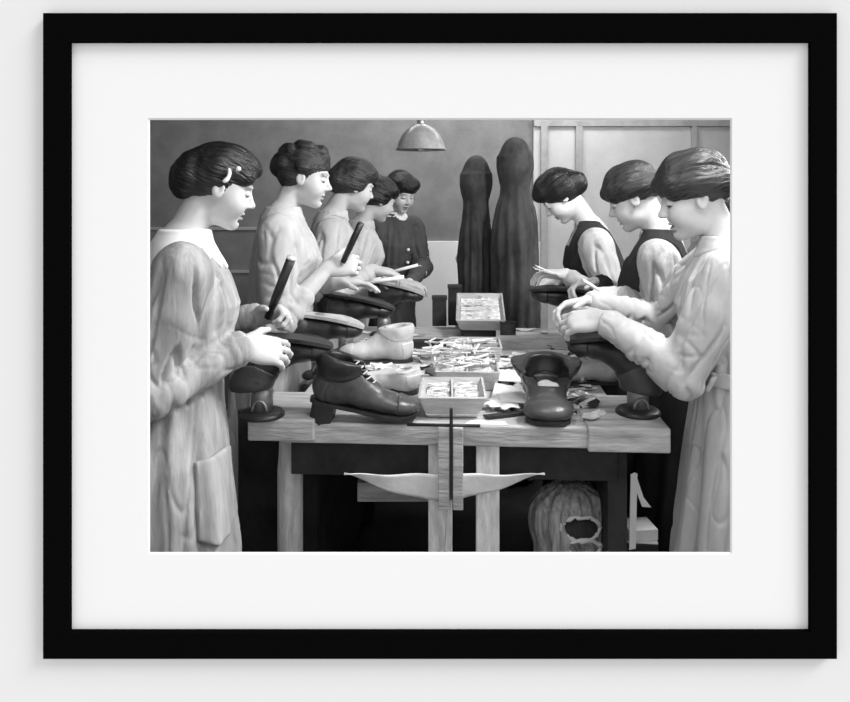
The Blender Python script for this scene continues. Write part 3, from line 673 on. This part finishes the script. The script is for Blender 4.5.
# inverted boots on lasts: (heel pixel, toe pixel, depth)
def last_stand(loc, label, hgt=.2, disc=.062, post=.03):
    r = tag(empty('shoe_last_stand', loc), label, 'shoe last stand', 'iron last stands along the bench')
    lathe_obj('base_plate', [(0, 0), (disc, 0), (disc, .006), (disc*.9, .013), (post*1.25, .016), (0, .016)], M_IRON, r)
    lathe_obj('post', [(0, .012), (post, .012), (post, .07), (post*.86, .075), (post*.86, .082), (post, .088), (post*.8, hgt-.04), (post*.55, hgt), (0, hgt)], M_STEEL, r)
    bm = bmesh.new(); tube(bm, [(.02*math.cos(a), -post-.002, .02+.028*max(0, math.sin(a))) for a in np.linspace(0, PI, 9)], .004, 6); bm_obj('lug', bm, M_STEEL, r, True)
    return r
def inverted(proto_fn, heel, toe, label, cat='boot', name='boot', dip=0.0):
    b = proto_fn(); tag(b, label, cat, 'boots upside down on the last stands')
    heel, toe = np.asarray(heel), np.asarray(toe); d = toe-heel; yaw = math.atan2(d[1], d[0]); pit = math.atan2(d[2], math.hypot(d[0], d[1])); L = np.linalg.norm(d); sc = L/.262
    # rotate 180 about the foot axis, then pitch and yaw
    Rm = Matrix.Rotation(yaw, 4, 'Z') @ Matrix.Rotation(-pit, 4, 'Y') @ Matrix.Rotation(PI, 4, 'X')
    b.rotation_euler = Rm.to_euler(); b.scale = (sc, min(1.1, max(.9, sc)), min(1.05, max(.9, sc))); b.location = Vector(heel)-Rm.to_3x3() @ Vector((0, 0, -.009))
    return b
for hx, tx, hy, ty, Y, lab, fn, lx, dy in (
    (236, 332, 333, 338, 1.95, 'dark boot upside down on the last, held by the nearest left woman', lambda: boot(.15, M_BLACKL, M_SOLED, False, False), 262, .0),
    (283, 364, 310, 320, 2.42, 'boot with a pale bare sole upside down between the two nearest left women', lambda: boot(.12, M_BLACKL, M_SOLEL, False, False), 320, 0),
    (322, 395, 291, 303, 2.76, 'black boot upside down on a last in front of the tallest woman', lambda: boot(.14, M_BLACKL, M_SOLED, False, False), 346, 0),
    (372, 425, 279, 290, 3.12, 'black boot upside down in front of the woman with the book', lambda: boot(.13, M_BLACKL, M_SOLEL, False, False), 384, 0),
    (660, 568, 337, 333, 1.99, 'black boot upside down under the hands of the nearest right woman', lambda: boot(.158, M_BLACKL, M_SOLED, False, False), 638, 0),
    (612, 532, 292, 284, 2.72, 'black boot upside down before the woman in the dark apron', lambda: boot(.14, M_BLACKL, M_SOLED, False, False), 584, 0)):
    heel, toe = P(hx, hy, Y), P(tx, ty, Y)
    inverted(fn, heel, toe, lab)
    zb = HB+.012 if Y < 2.1 and tx < 400 else (HB+.006 if Y < 2.1 else HB)
    last_stand((X(lx, Y), Y, zb), 'iron last stand under the boot ' + {262: 'of the nearest left woman', 320: 'with the pale bare sole', 346: 'before the tallest woman', 384: 'before the woman with the book', 638: 'of the nearest right woman', 584: 'before the woman in the dark apron'}[lx], hgt=heel[2]-zb-.012)

# boots standing on the bench
def stand(b, x, y, rz, label, cat='boot', heel=True, base=HB, rx=0):
    place(b, (x, y, base+(.032 if heel else .009)), (rx, 0, rz)); return tag(b, label, cat, None)
b = boot(.135, M_BROWNL, M_SOLED, True, True, 1.1, opened=.006, hh=.055, pitch=1); b.scale = (1.10, 1.1, 1.0); b.rotation_mode = 'XYZ'
stand(b, X(314, 1.96), 1.955, R_(-4), 'dark laced ankle boot standing at the front left of the bench', base=HB+.031); b.rotation_euler = (0, R_(11), R_(-4))
b = boot(.125, M_PALEL, M_SOLED, True, False, 1.05); b.scale = (1.02, 1.05, 1.08)
stand(b, X(411, 2.64), 2.64, PI+.10, 'pale suede lace-up shoe with its toe to the left, mid bench', 'shoe', heel=False)
b = boot(.085, M_PALEL, M_SOLED, False, False, 1.0); b.scale = (.8, 1.0, .9)
stand(b, X(417, 2.2), 2.215, PI-.10, 'low pale shoe lying beside the nail trays', 'shoe', heel=False)
b = boot(.125, M_BROWNL, M_SOLED, False, True, 1.25, opened=.03, flare=True); b.scale = (.95, 1.35, 1.0)
V, Q = Grid([ell((.128, .010, .060), (.022, .016, .014), None, .008), ell((.140, -.014, .055), (.016, .014, .012), None, .008), ell((.118, -.006, .066), (.014, .014, .012), None, .008)], .003, pad=.02).mesh()
o = link_mesh('tongue', np_mesh('tongue', V+vnormals(V, Q)*(.002*noise3(V, (90, 90, 90)))[:, None], Q), M_SCRAP, b); o['label'] = 'pale crumpled tongue lining at the throat'
stand(b, X(546, 2.1), 2.12, R_(-97), 'dark boot with splayed open quarters, toe facing front, right of the trays'); b.rotation_euler = (0, R_(7), R_(-97))
b = boot(.085, M_PALEL, M_SOLED, True, False, 1.0)
stand(b, X(622, 2.3), 2.34, PI+.06, 'pale low shoe under the black boot on the right', 'shoe', heel=False)

# ------------------------------------------------------------------ trays of nails and pegs
def tray(loc, rz, wb, db, hgt, flare, nx, ny, label, rx=0.0, seed=1, front_pale=True):
    r = tag(empty('nail_tray', loc, rot=(rx, 0, rz)), label, 'tray', 'wooden trays down the middle of the bench'); t = .007
    def wall(a, b, c, d, nm='side'):      # slanted board from bottom edge a-b to top edge c-d
        bm = bmesh.new(); vs = [bm.verts.new(Vector(p)) for p in (a, b, c, d)]; bm.faces.new(vs); bm.normal_update()
        ob = bm_obj(nm, bm, M_TRAY, r); md = ob.modifiers.new('thick', 'SOLIDIFY'); md.thickness = t; md.offset = 0; return ob
    x0, x1, y0, y1 = -wb/2, wb/2, 0, db; f = flare
    bl, br, tl_, tr_ = (x0, y0, 0.005), (x1, y0, .005), (x0-f, y0-f, hgt), (x1+f, y0-f, hgt)
    Bl, Br, Tl, Tr = (x0, y1, .005), (x1, y1, .005), (x0-f, y1+f, hgt), (x1+f, y1+f, hgt)
    wall(bl, br, tr_, tl_, 'front_board'); wall(Br, Bl, Tl, Tr, 'back_board'); wall(Bl, bl, tl_, Tl, 'side_board'); wall(br, Br, Tr, tr_, 'side_board')
    box_obj('base', (x0, x1, y0, y1, 0, .008), M_TRAY, r, .001)
    for i in range(1, nx):
        xx = x0+(x1-x0)*i/nx; box_obj('divider', (xx-.003, xx+.003, y0-f*.7, y1+f*.7, .008, hgt-.002), M_TRAY, r, .001)
    for j in range(1, ny):
        yy = y0+(y1-y0)*j/ny; box_obj('divider', (x0-f*.7, x1+f*.7, yy-.003, yy+.003, .008, hgt-.002), M_TRAY, r, .001)
    rg = random.Random(seed)
    for i in range(nx):
        for j in range(ny):
            bm = bmesh.new(); ax, bx_ = x0-f*.6+(x1-x0+1.2*f)*i/nx+.008, x0-f*.6+(x1-x0+1.2*f)*(i+1)/nx-.008; ay, by = y0-f*.5+(y1-y0+f)*j/ny+.006, y0-f*.5+(y1-y0+f)*(j+1)/ny-.006
            box(bm, ax, bx_, ay, by, .008, hgt*.62)
            for k in range(46):
                a_ = rg.choice((0, 0, 0, .1, -.1, rg.uniform(-1, 1))); L = min(bx_-ax, .06)*rg.uniform(.35, .5); cx_ = rg.uniform(ax+L*.9, bx_-L*.9) if bx_-ax > 2*L else (ax+bx_)/2; cy_ = rg.uniform(ay+.006, by-.006)
                zz = hgt*rg.uniform(.6, .92); dx, dy = L*math.cos(a_), L*math.sin(a_)
                dy = max(ay-cy_, min(by-cy_, dy))
                tube(bm, [(cx_-dx, cy_-dy, zz), (cx_+dx, cy_+dy, zz+rg.uniform(-.004, .004))], rg.uniform(.0015, .0032), 5)
            ob = bm_obj('pegs', bm, rg.choice((M_TRAYIN, M_TRAYIN, M_TRAYIN, M_SCRAPM)), r); ob['kind'] = 'stuff'
    return r
tray((X(452, 1.99), 1.965, HB+.002), -.03, .135, .17, .062, .024, 2, 1, 'flared two-bin tray of pegs at the front edge of the bench', seed=3)
tray((X(467, 2.26), 2.24, HB+.001), -.05, .175, .27, .062, .012, 2, 3, 'longer six-bin tray of nails behind the front tray', seed=8)
tray((X(474, 2.62), 2.565, HB+.001), -.05, .165, .17, .068, .012, 2, 2, 'four-bin tray of nails behind the longer tray', seed=9)
t3 = tray((X(479, 3.12), 3.03, HB+.04), -.06, .165, .27, .055, .02, 1, 1, 'raised tilted tray farthest down the bench', rx=.24, seed=12)
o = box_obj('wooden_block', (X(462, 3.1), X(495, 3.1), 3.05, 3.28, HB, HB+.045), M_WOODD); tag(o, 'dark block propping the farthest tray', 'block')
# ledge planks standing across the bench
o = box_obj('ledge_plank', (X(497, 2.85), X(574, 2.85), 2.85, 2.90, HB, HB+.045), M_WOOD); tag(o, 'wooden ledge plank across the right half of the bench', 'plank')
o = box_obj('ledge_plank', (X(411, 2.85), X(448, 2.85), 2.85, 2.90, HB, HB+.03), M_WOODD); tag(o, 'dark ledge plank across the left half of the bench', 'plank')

# ------------------------------------------------------------------ hand tools
def rod_tool(name, a, b, r, m, label, cat, tip=None, tipm=None, taper=1.0):
    a, b = np.asarray(a), np.asarray(b); root = tag(empty(name, a), label, cat); d = b-a
    tube_obj('handle', [(0, 0, 0), d*.5, d], [r*.85, r, r*taper], m, root, 12)
    if tip == 'cap': tube_obj('end_cap', [d, d+nrm(d)*.006], r*1.05, tipm, root, 12)
    if tip == 'blade': tube_obj('blade', [d, d+nrm(d)*.05, d+nrm(d)*.09], [r*.6, r*.5, r*.15], tipm, root, 6)
    return root
rod_tool('rasp', P(268, 318, 1.99), P(291, 259, 1.95), .013, M_BLACKL, 'black rasp handle with a bright end in the nearest left woman hand', 'tool', 'cap', M_PALEL)
rod_tool('rasp', P(343, 262, 2.48), P(361, 223, 2.44), .012, M_BLACKL, 'black rasp handle raised by the tallest woman', 'tool')
rod_tool('burnishing_stick', P(366, 283, 2.86), P(404, 277, 2.86), .008, M_PAPER, 'white stick resting across the boot at the left row', 'tool')
rod_tool('burnishing_stick', P(391, 272, 3.1), P(418, 265, 3.1), .007, M_PAPER, 'thin pale stick held before the dark buttoned dress', 'tool')
rod_tool('knife', P(613, 299, 2.30), P(583, 280, 2.28), .005, M_PAPER, 'slim white-handled knife held by the woman in the dark apron', 'knife')
def hammer(loc, rz, L, label, mh=M_SCRAP, mt=M_STEEL, rx=0):
    r = tag(empty('hammer', loc, rot=(rx, 0, rz)), label, 'hammer', 'hammers lying on the bench')
    tube_obj('handle', [(0, 0, .012), (L*.5, 0, .013), (L, 0, .014)], [.009, .008, .006], mh, r, 10)
    bm = bmesh.new(); tube(bm, [(L, -.045, .0135), (L, -.03, .0135), (L, -.026, .0135), (L, .01, .0135), (L, .045, .0135)], [.0135, .0135, .009, .0105, .004], 12); bm_obj('head', bm, mt, r, True)
    return r
hammer(P(529, 384, 2.32)*(1, 1, 0)+np.array((0, 0, HB)), .15, .17, 'hammer with a pale handle lying right of the trays')
hammer((X(430, 2.68), 2.68, HB), 2.9, .16, 'hammer lying left of the four-bin tray')
hammer((X(505, 2.08), 2.10, HB), .35, .17, 'hammer with steel head near the open boot', M_SCRAPD)
hammer((X(345, 2.30), 2.33, HB), .4, .18, 'dark handled hammer behind the laced ankle boot', M_SCRAPD)
def pliers(loc, rz, label):
    r = tag(empty('pincers', loc, rz), label, 'pincers', 'pincers lying on the bench')
    for sg in (-1, 1):
        bm = bmesh.new(); tube(bm, [(-.10, sg*.026, .010), (-.05, sg*.020, .010), (0, 0, .010), (.02, -sg*.016, .010), (.042, -sg*.003, .010)], [.006, .006, .008, .007, .004], 8); bm_obj('jaw', bm, M_STEEL, r, True)
    lathe_obj('rivet', [(0, 0), (.008, 0), (.008, .02), (0, .021)], M_STEEL, r, 12)
    return r
pliers((X(566, 2.45), 2.45, HB), .3, 'steel pincers lying before the ledge plank'); pliers((X(405, 2.62), 2.70, HB), 2.4, 'steel pincers near the pale suede shoe')
pliers((X(583, 2.12), 2.12, HB), .5, 'steel pincers behind the right corner block')
# ball-headed pegs
for k, (px, Y, nm) in enumerate(((436, 2.76, 'left of the far trays'), (556, 2.62, 'near the right ledge plank'), (518, 2.20, 'right of the six-bin tray'))):
    r = tag(empty('awl', (X(px, Y), Y, HB), .3+.8*k), 'awl with a round white knob lying ' + nm, 'awl', 'awls with white knobs')
    bm = bmesh.new(); bmesh.ops.create_uvsphere(bm, u_segments=14, v_segments=10, radius=.017); bmesh.ops.translate(bm, vec=(0, 0, .017), verts=bm.verts); bm_obj('knob', bm, M_PAPER, r, True)
    tube_obj('blade', [(.012, 0, .016), (.09, 0, .006)], [.005, .002], M_STEEL, r, 8)

# ------------------------------------------------------------------ papers, offcuts, sticks
rg = random.Random(21)
KEEP = [(X(314, 1.96)-.03, X(314, 1.96)+.30, 1.89, 2.02), (X(537, 1.9)-.05, X(537, 1.9)+.06, 1.86, 2.16), (X(411, 2.64)-.29, X(411, 2.64)+.02, 2.57, 2.72), (X(417, 2.2)-.23, X(417, 2.2)+.02, 2.16, 2.27), (X(622, 2.3)-.28, X(622, 2.3)+.02, 2.29, 2.40),
        (.0, .21, 1.9, 2.80), (.15, .40, 2.82, 2.93), (.10, .33, 3.0, 3.4)]
def clear(x, y, r): return all(not (a-r < x < b+r and c-r < y < d+r) for a, b, c, d in KEEP)
def scrap_mesh(seed):
    q = random.Random(seed); bm = bmesh.new(); n = q.randint(4, 7); w, d = q.uniform(.02, .055), q.uniform(.011, .03)
    pts = [(w*math.cos(2*PI*k/n)*q.uniform(.7, 1.2), d*math.sin(2*PI*k/n)*q.uniform(.7, 1.2)) for k in range(n)]
    cv = q.uniform(-4, 7); prism(bm, pts, .0005, .0035, lambda x, y: max(0, cv*x*x)); bmesh.ops.recalc_face_normals(bm, faces=bm.faces[:])
    me = bpy.data.meshes.new('offcut'); bm.to_mesh(me); bm.free(); return me
SM = [scrap_mesh(s_) for s_ in range(12)]
def scatter(n, xr, yr, kind, seed, zb=HB):
    q = random.Random(seed); c = 0; tries = 0
    while c < n and tries < 2000:
        tries += 1; x, y = q.uniform(*xr), q.uniform(*yr); p = BL(x, y)
        if not clear(p[0], p[1], .012): continue
        c += 1
        if kind == 'offcut':
            m = q.choice((M_SCRAP, M_SCRAP, M_PAPER, M_SCRAPM, M_SCRAPD)); me = q.choice(SM)
            key = me.name+m.name
            if key not in SC_CACHE: mm = me.copy(); mm.materials.clear(); mm.materials.append(m); SC_CACHE[key] = mm
            o = bpy.data.objects.new('leather_offcut', SC_CACHE[key]); COL.objects.link(o); o.rotation_euler = (0, 0, q.uniform(0, 6.28))
            tone_ = 'dark' if m is M_SCRAPD else ('mid grey' if m is M_SCRAPM else 'pale')
            tag(o, tone_ + ' leather offcut littering the bench top', 'offcut', tone_ + ' offcuts littering the bench')
        else:
            m = q.choice((M_SCRAP, M_SCRAP, M_PAPER, M_SCRAPD)); L = q.uniform(.05, .12)
            bm = bmesh.new(); rr = q.uniform(.003, .006); tube(bm, [(-L/2, 0, rr), (L/2, 0, rr)], [rr, rr*.8], 6); o = bm_obj('peg_stick', bm, m); o.rotation_euler = (0, 0, q.gauss(.5, .7))
            tone_ = 'dark' if m is M_SCRAPD else 'pale'
            tag(o, tone_ + ' thin stick lying loose on the bench top', 'stick', tone_ + ' loose sticks on the bench')
        o.location = (p[0], p[1], zb+c*.00012)
SC_CACHE = {}
scatter(90, (.08, .42), (.05, .85), 'offcut', 4); scatter(44, (-.34, -.04), (.1, .9), 'offcut', 5); scatter(22, (-.42, -.10), (.7, 1.3), 'offcut', 6)
scatter(36, (.10, .42), (.1, .8), 'stick', 7); scatter(36, (-.30, -.03), (.2, .9), 'stick', 8); scatter(10, (.15, .42), (.95, 1.4), 'offcut', 9)
# bundles fanned across the six-bin tray
for k in range(60):
    q = random.Random(90+k); x = X(440, 2.5)+q.uniform(-.035, .17); y = q.uniform(2.24, 2.72); L = q.uniform(.05, .1); a = q.gauss(.2, .8)
    bm = bmesh.new(); rr = q.uniform(.003, .005); tube(bm, [(-L/2, 0, 0), (L/2, 0, 0)], rr, 6); o = bm_obj('peg_stick', bm, q.choice((M_SCRAP, M_PAPER, M_SCRAPM)))
    o.location = (x, y, HB+.066+rr+q.uniform(0, .006)); o.rotation_euler = (0, 0, a); tag(o, 'wooden stick laid across the rims of the nail trays', 'stick', 'sticks laid across the trays')
for k in range(26):
    q = random.Random(300+k); L = q.uniform(.06, .12); p = np.array((X(425, 2.4)+q.uniform(-.06, .05), q.uniform(2.27, 2.62), HB+.004+.0004*k)); a = q.gauss(-.9, .35)
    if not clear(p[0]-.02, p[1], .02): continue
    bm = bmesh.new(); rr = q.uniform(.003, .0055); tube(bm, [(-L/2, 0, 0), (L/2, 0, 0)], [rr, rr*.7], 6); o = bm_obj('peg_stick', bm, q.choice((M_SCRAP, M_PAPER, M_PAPER, M_SCRAPD)))
    o.location = p; o.rotation_euler = (0, 0, a); tag(o, 'thin stick in the heap left of the six-bin tray', 'stick', 'sticks heaped left of the trays')
def crumple(px, py0, Y, w, d, seed, label, h_=.018):
    bm = bmesh.new(); n = 14; rows = []
    for j in range(n+1):
        rows.append([])
        for i in range(n+1):
            u, v = i/n-.5, j/n-.5; r_ = 1+.18*math.sin(9*math.atan2(v, u)+seed); p = np.array([[u*w*r_, v*d*r_, seed*.37]])
            z = .002+h_*max(0, .5+.5*float(noise3(p, (34, 34, 1))[0]))*(1-1.2*max(abs(u), abs(v)))
            rows[-1].append(bm.verts.new((u*w*r_, v*d*r_, max(.002, z))))
    for j in range(n):
        for i in range(n): bm.faces.new((rows[j][i], rows[j][i+1], rows[j+1][i+1], rows[j+1][i]))
    o = bm_obj('crumpled_paper', bm, M_PAPER); o.location = (X(px, Y), Y, HB+.012); o.rotation_euler = (0, 0, seed); o.modifiers.new('thick', 'SOLIDIFY').thickness = .0015
    return tag(o, label, 'paper')
crumple(505, 0, 2.06, .12, .10, 1.1, 'crumpled white paper right of the front tray'); crumple(520, 0, 2.34, .13, .11, 2.3, 'crumpled white paper right of the six-bin tray')
crumple(545, 0, 2.52, .11, .10, 3.7, 'crumpled white paper before the right ledge plank'); crumple(400, 0, 2.36, .10, .08, 4.9, 'crumpled white paper beside the two pale shoes')
def sheet(name, pts, z, m, label, cat, t=.002, curl=0.0, rz=0):
    bm = bmesh.new(); c = np.mean(np.array(pts), 0); prism(bm, [(p[0]-c[0], p[1]-c[1]) for p in pts], 0, t, lambda x, y: curl*(x*x+y*y)); o = bm_obj(name, bm, m); o.location = (c[0], c[1], z); return tag(o, label, cat)
sheet('paper_sheet', [BL(.035, .012)[:2], BL(.15, .008)[:2], BL(.145, .035)[:2], BL(.05, .04)[:2]], HB+.0005, M_PAPER, 'flat white paper at the front edge right of the post', 'paper')
sheet('paper_sheet', [BL(.11, .17)[:2], BL(.23, .13)[:2], BL(.25, .29)[:2], BL(.13, .34)[:2]], HB+.011, M_PAPER, 'crumpled white paper between front tray and open boot', 'paper', curl=1.0)
sheet('paper_sheet', [BL(.13, .40)[:2], BL(.26, .37)[:2], BL(.27, .52)[:2], BL(.14, .54)[:2]], HB+.011, M_PAPER, 'white paper right of the six-bin tray', 'paper', curl=.8)
sheet('leather_sole', [BL(.085, .07)[:2], BL(.20, .115)[:2], BL(.215, .10)[:2], BL(.10, .05)[:2]], HB+.004, M_SOLED, 'long dark strip of sole leather before the crumpled paper', 'leather strip', t=.006)
sheet('leather_sole', [BL(-.36, .52)[:2], BL(-.16, .44)[:2], BL(-.15, .47)[:2], BL(-.34, .56)[:2]], HB+.006, M_SOLED, 'long dark strip of sole leather under the pale suede shoe', 'leather strip', t=.007)
sheet('paper_sheet', [P(592, 308, 2.2)[:2]+np.array((0, .02)), P(640, 306, 2.2)[:2], P(644, 306, 2.4)[:2], P(596, 306, 2.4)[:2]], Z(312, 2.2), M_PAPER, 'white sheet held over the right boot by the nearest right woman', 'paper')
# open book before the third woman
bk = tag(empty('open_book', P(365, 282, 3.0)), 'small open pale book under the hands of the third left woman', 'book')
for sg in (-1, 1):
    bm = bmesh.new(); box(bm, 0 if sg > 0 else -.075, .075 if sg > 0 else 0, -.05, .05, 0, .012, .002, Matrix.Rotation(-sg*.22, 4, 'Y')); bm_obj('pages', bm, M_PAPER, bk)
# folded card beside the bent woman
pc = tag(empty('paper_fold', P(546, 272, 2.8)), 'white folded paper in the hands of the bending woman', 'paper')
bm = bmesh.new(); box(bm, -.05, .05, -.03, .03, 0, .004, .001, Matrix.Rotation(.28, 4, 'Y')); box(bm, -.045, .05, -.03, .03, .004, .009, .001, Matrix.Rotation(.4, 4, 'Y')); bm_obj('leaf', bm, M_PAPER, pc)
# thread laid over the laced boot
th = tube_obj('waxed_thread', [P(300, 384, 2.02), P(322, 377, 1.96), P(345, 374, 2.0), P(362, 381, 2.04)], .0022, M_LACE); tag(th, 'pale waxed thread stretched over the laced ankle boot', 'thread')
# can and dark boxes at the far end
def can(px, Y, r, h_, label, m=M_STEEL, z=HB):
    c = tag(empty('tin_can', (X(px, Y), Y, z)), label, 'tin'); lathe_obj('can_body', [(0, 0), (r, 0), (r, h_), (r*.92, h_), (r*.92, .006), (0, .006)], m, c, 28); 
    bm = bmesh.new(); tube(bm, [(r*math.cos(a), r*math.sin(a), h_) for a in np.linspace(0, 2*PI, 28, endpoint=False)], .002, 6, True); bm_obj('rim', bm, m, c, True)
can(508, 2.98, .033, .085, 'dark tin standing behind the right ledge plank', M_SCRAPD)
for k, (x0, x1, Y, h_, lab) in enumerate(((432, 447, 3.34, .14, 'dark upright box at the far left end of the bench'), (448, 462, 3.36, .19, 'taller dark box beside the far tray'))):
    r = tag(empty('wooden_box', (X((x0+x1)/2, Y), Y, HB)), lab, 'box'); w_ = (x1-x0)/F_PX*Y/2-.002
    box_obj('box_body', (-w_, w_, 0, .05, 0, h_-.015), M_WOODD, r); box_obj('lid', (-w_-.003, w_+.003, -.004, .054, h_-.015, h_), M_WOODD, r)

# ------------------------------------------------------------------ under the bench
# ribbed sack bundle
r = tag(empty('sack', (X(571, 2.12), 2.13, 0)), 'ribbed sacking bundle with a torn mouth under the right of the bench', 'sack')
zt = Z(487, 2.1)
def ribs(th, z): return .006*np.sin(th*16)
B = [loft([(.02, 0, 0, .10, .10), (.25, 0, 0, .115, .11), (.42, 0, 0, .105, .10), (zt-.06, -.005, 0, .10, .095), (zt-.02, 0, 0, .075, .07), (zt, 0, 0, .04, .04)], .03, ribs), ell((-.075, -.01, zt-.10), (.05, .06, .07), None, .03), ell((.07, -.02, zt-.09), (.05, .06, .075), None, .03)]
g = Grid(B, .005, pad=.03); g.add(ell((.012, -.105, Z(530, 2.03)), (.052, .05, .034), rot3((0, 1, 0), 8), .008, 's')); g.add(ell((.02, -.105, Z(549, 2.03)), (.05, .05, .02), None, .008, 's'))
V, Q = g.mesh(); V = V+vnormals(V, Q)*(.003*noise3(V, (60, 60, 9)))[:, None]; link_mesh('sack_body', np_mesh('sack_body', V, Q), M_SACK, r)
g2 = Grid([ell((.012, -.07, Z(530, 2.05)), (.055, .03, .036), None, .01)], .005); V, Q = g2.mesh(); link_mesh('mouth_fill', np_mesh('lining', V, Q), M_SCRAPD, r)  # dark blob filling the torn mouth from behind
bm = bmesh.new(); q = random.Random(2)
tube(bm, [(.012+.056*math.cos(a)+q.uniform(-.002, .002), -.098+.012*abs(math.cos(a)), Z(530, 2.03)+.035*math.sin(a)+q.uniform(-.003, .003)) for a in np.linspace(0, 2*PI, 40, endpoint=False)], [.004+.004*q.random() for _ in range(40)], 8, True)
tube(bm, [(.02+.05*math.cos(a), -.100+.012*abs(math.cos(a)), Z(549, 2.03)+.022*math.sin(a)+q.uniform(-.003, .003)) for a in np.linspace(0, 2*PI, 36, endpoint=False)], [.004+.004*q.random() for _ in range(36)], 8, True)
o = bm_obj('torn_edge', bm, M_CLOTH, r, True); o['label'] = 'pale frayed edge of the opening'
# crate with papers at the right
YC = 2.0
cr = tag(empty('crate', (X(648, YC), YC, 0)), 'dark crate under the right end of the bench', 'crate'); zt2 = Z(543, YC)-.006
box_obj('crate_body', (-.055, .030, 0, .20, 0, zt2), M_WOODD, cr); box_obj('slat', (-.058, .033, -.01, .0, zt2-.09, zt2-.03), M_WOODD, cr)
for k, (dx, dz, rz, w_, d_, h_, lab) in enumerate(((-.012, 0, -.12, .047, .045, .005, 'flat pale card lying on the dark crate, lower of two'), (-.012, .0055, .10, .042, .04, .032, 'small folded white paper lying on the dark crate'))):
    o = box_obj('paper_packet', (-w_, w_, -d_, d_, 0, h_), M_PAPER, None, .002); o.location = (X(648, YC)+dx, YC+.05, zt2+.0005+dz); o.rotation_euler = (0, 0, rz); tag(o, lab, 'paper')
o = box_obj('paper_sheet', (-.011, .011, 0, .003, 0, .21), M_PAPER, None, .0005); o.location = (X(630, YC), YC-.025, Z(545, YC)); o.rotation_euler = (0, R_(1.5), R_(20)); tag(o, 'narrow white paper standing against the crate', 'paper')
bm = bmesh.new(); prism(bm, [(0, 0), (.012, .006), (.034, -.062), (.052, -.085), (.030, -.088), (.020, -.06)], 0, .003, lambda x, y: 6*x*x); o = bm_obj('paper_sheet', bm, M_PAPER); o.rotation_euler = (PI/2, 0, 0); o.location = (X(629, YC), YC-.015, Z(472, YC)); tag(o, 'curled white paper strip hanging beside the dark bench leg', 'paper')

# ------------------------------------------------------------------ pendant lamp
YL = 3.55
lp = tag(empty('pendant_lamp', (X(421, YL), YL, Z(150, YL))), 'enamel dome pendant lamp hanging over the far bench', 'lamp'); k_ = YL/F_PX
prof = [(24.5*k_, 0), (25.5*k_, .0), (25.5*k_, .004), (24*k_, .012), (22.5*k_, 8*k_), (19*k_, 15*k_), (14*k_, 21*k_), (8*k_, 25*k_), (4.5*k_, 26.5*k_)]
prof = prof+[(4*k_, 25.5*k_), (7.5*k_, 24*k_), (13.5*k_, 20*k_), (18.3*k_, 14.3*k_), (21.8*k_, 7.6*k_), (23.5*k_, .010), (24.5*k_, 0)]
lathe_obj('shade', prof, M_ENAMEL, lp, 40)
lathe_obj('socket', [(0, 18*k_), (4*k_, 18*k_), (4*k_, 30*k_), (2.5*k_, 32*k_), (0, 32*k_)], M_STEEL, lp, 20)
lathe_obj('bulb', [(0, -.012), (.010, -.010), (.017, 0), (.018, .010), (.013, .028), (.010, .05), (.010, 20*k_), (0, 20*k_)], M_GLASSW, lp, 20)
tube_obj('cord', [(0, 0, 31*k_), (0, 0, ZC-lp.location.z)], .005, M_IRON, lp, 8)
lathe_obj('ceiling_rose', [(0, ZC-lp.location.z-.02), (.03, ZC-lp.location.z-.02), (.035, ZC-lp.location.z), (0, ZC-lp.location.z)], M_IRON, lp, 20)
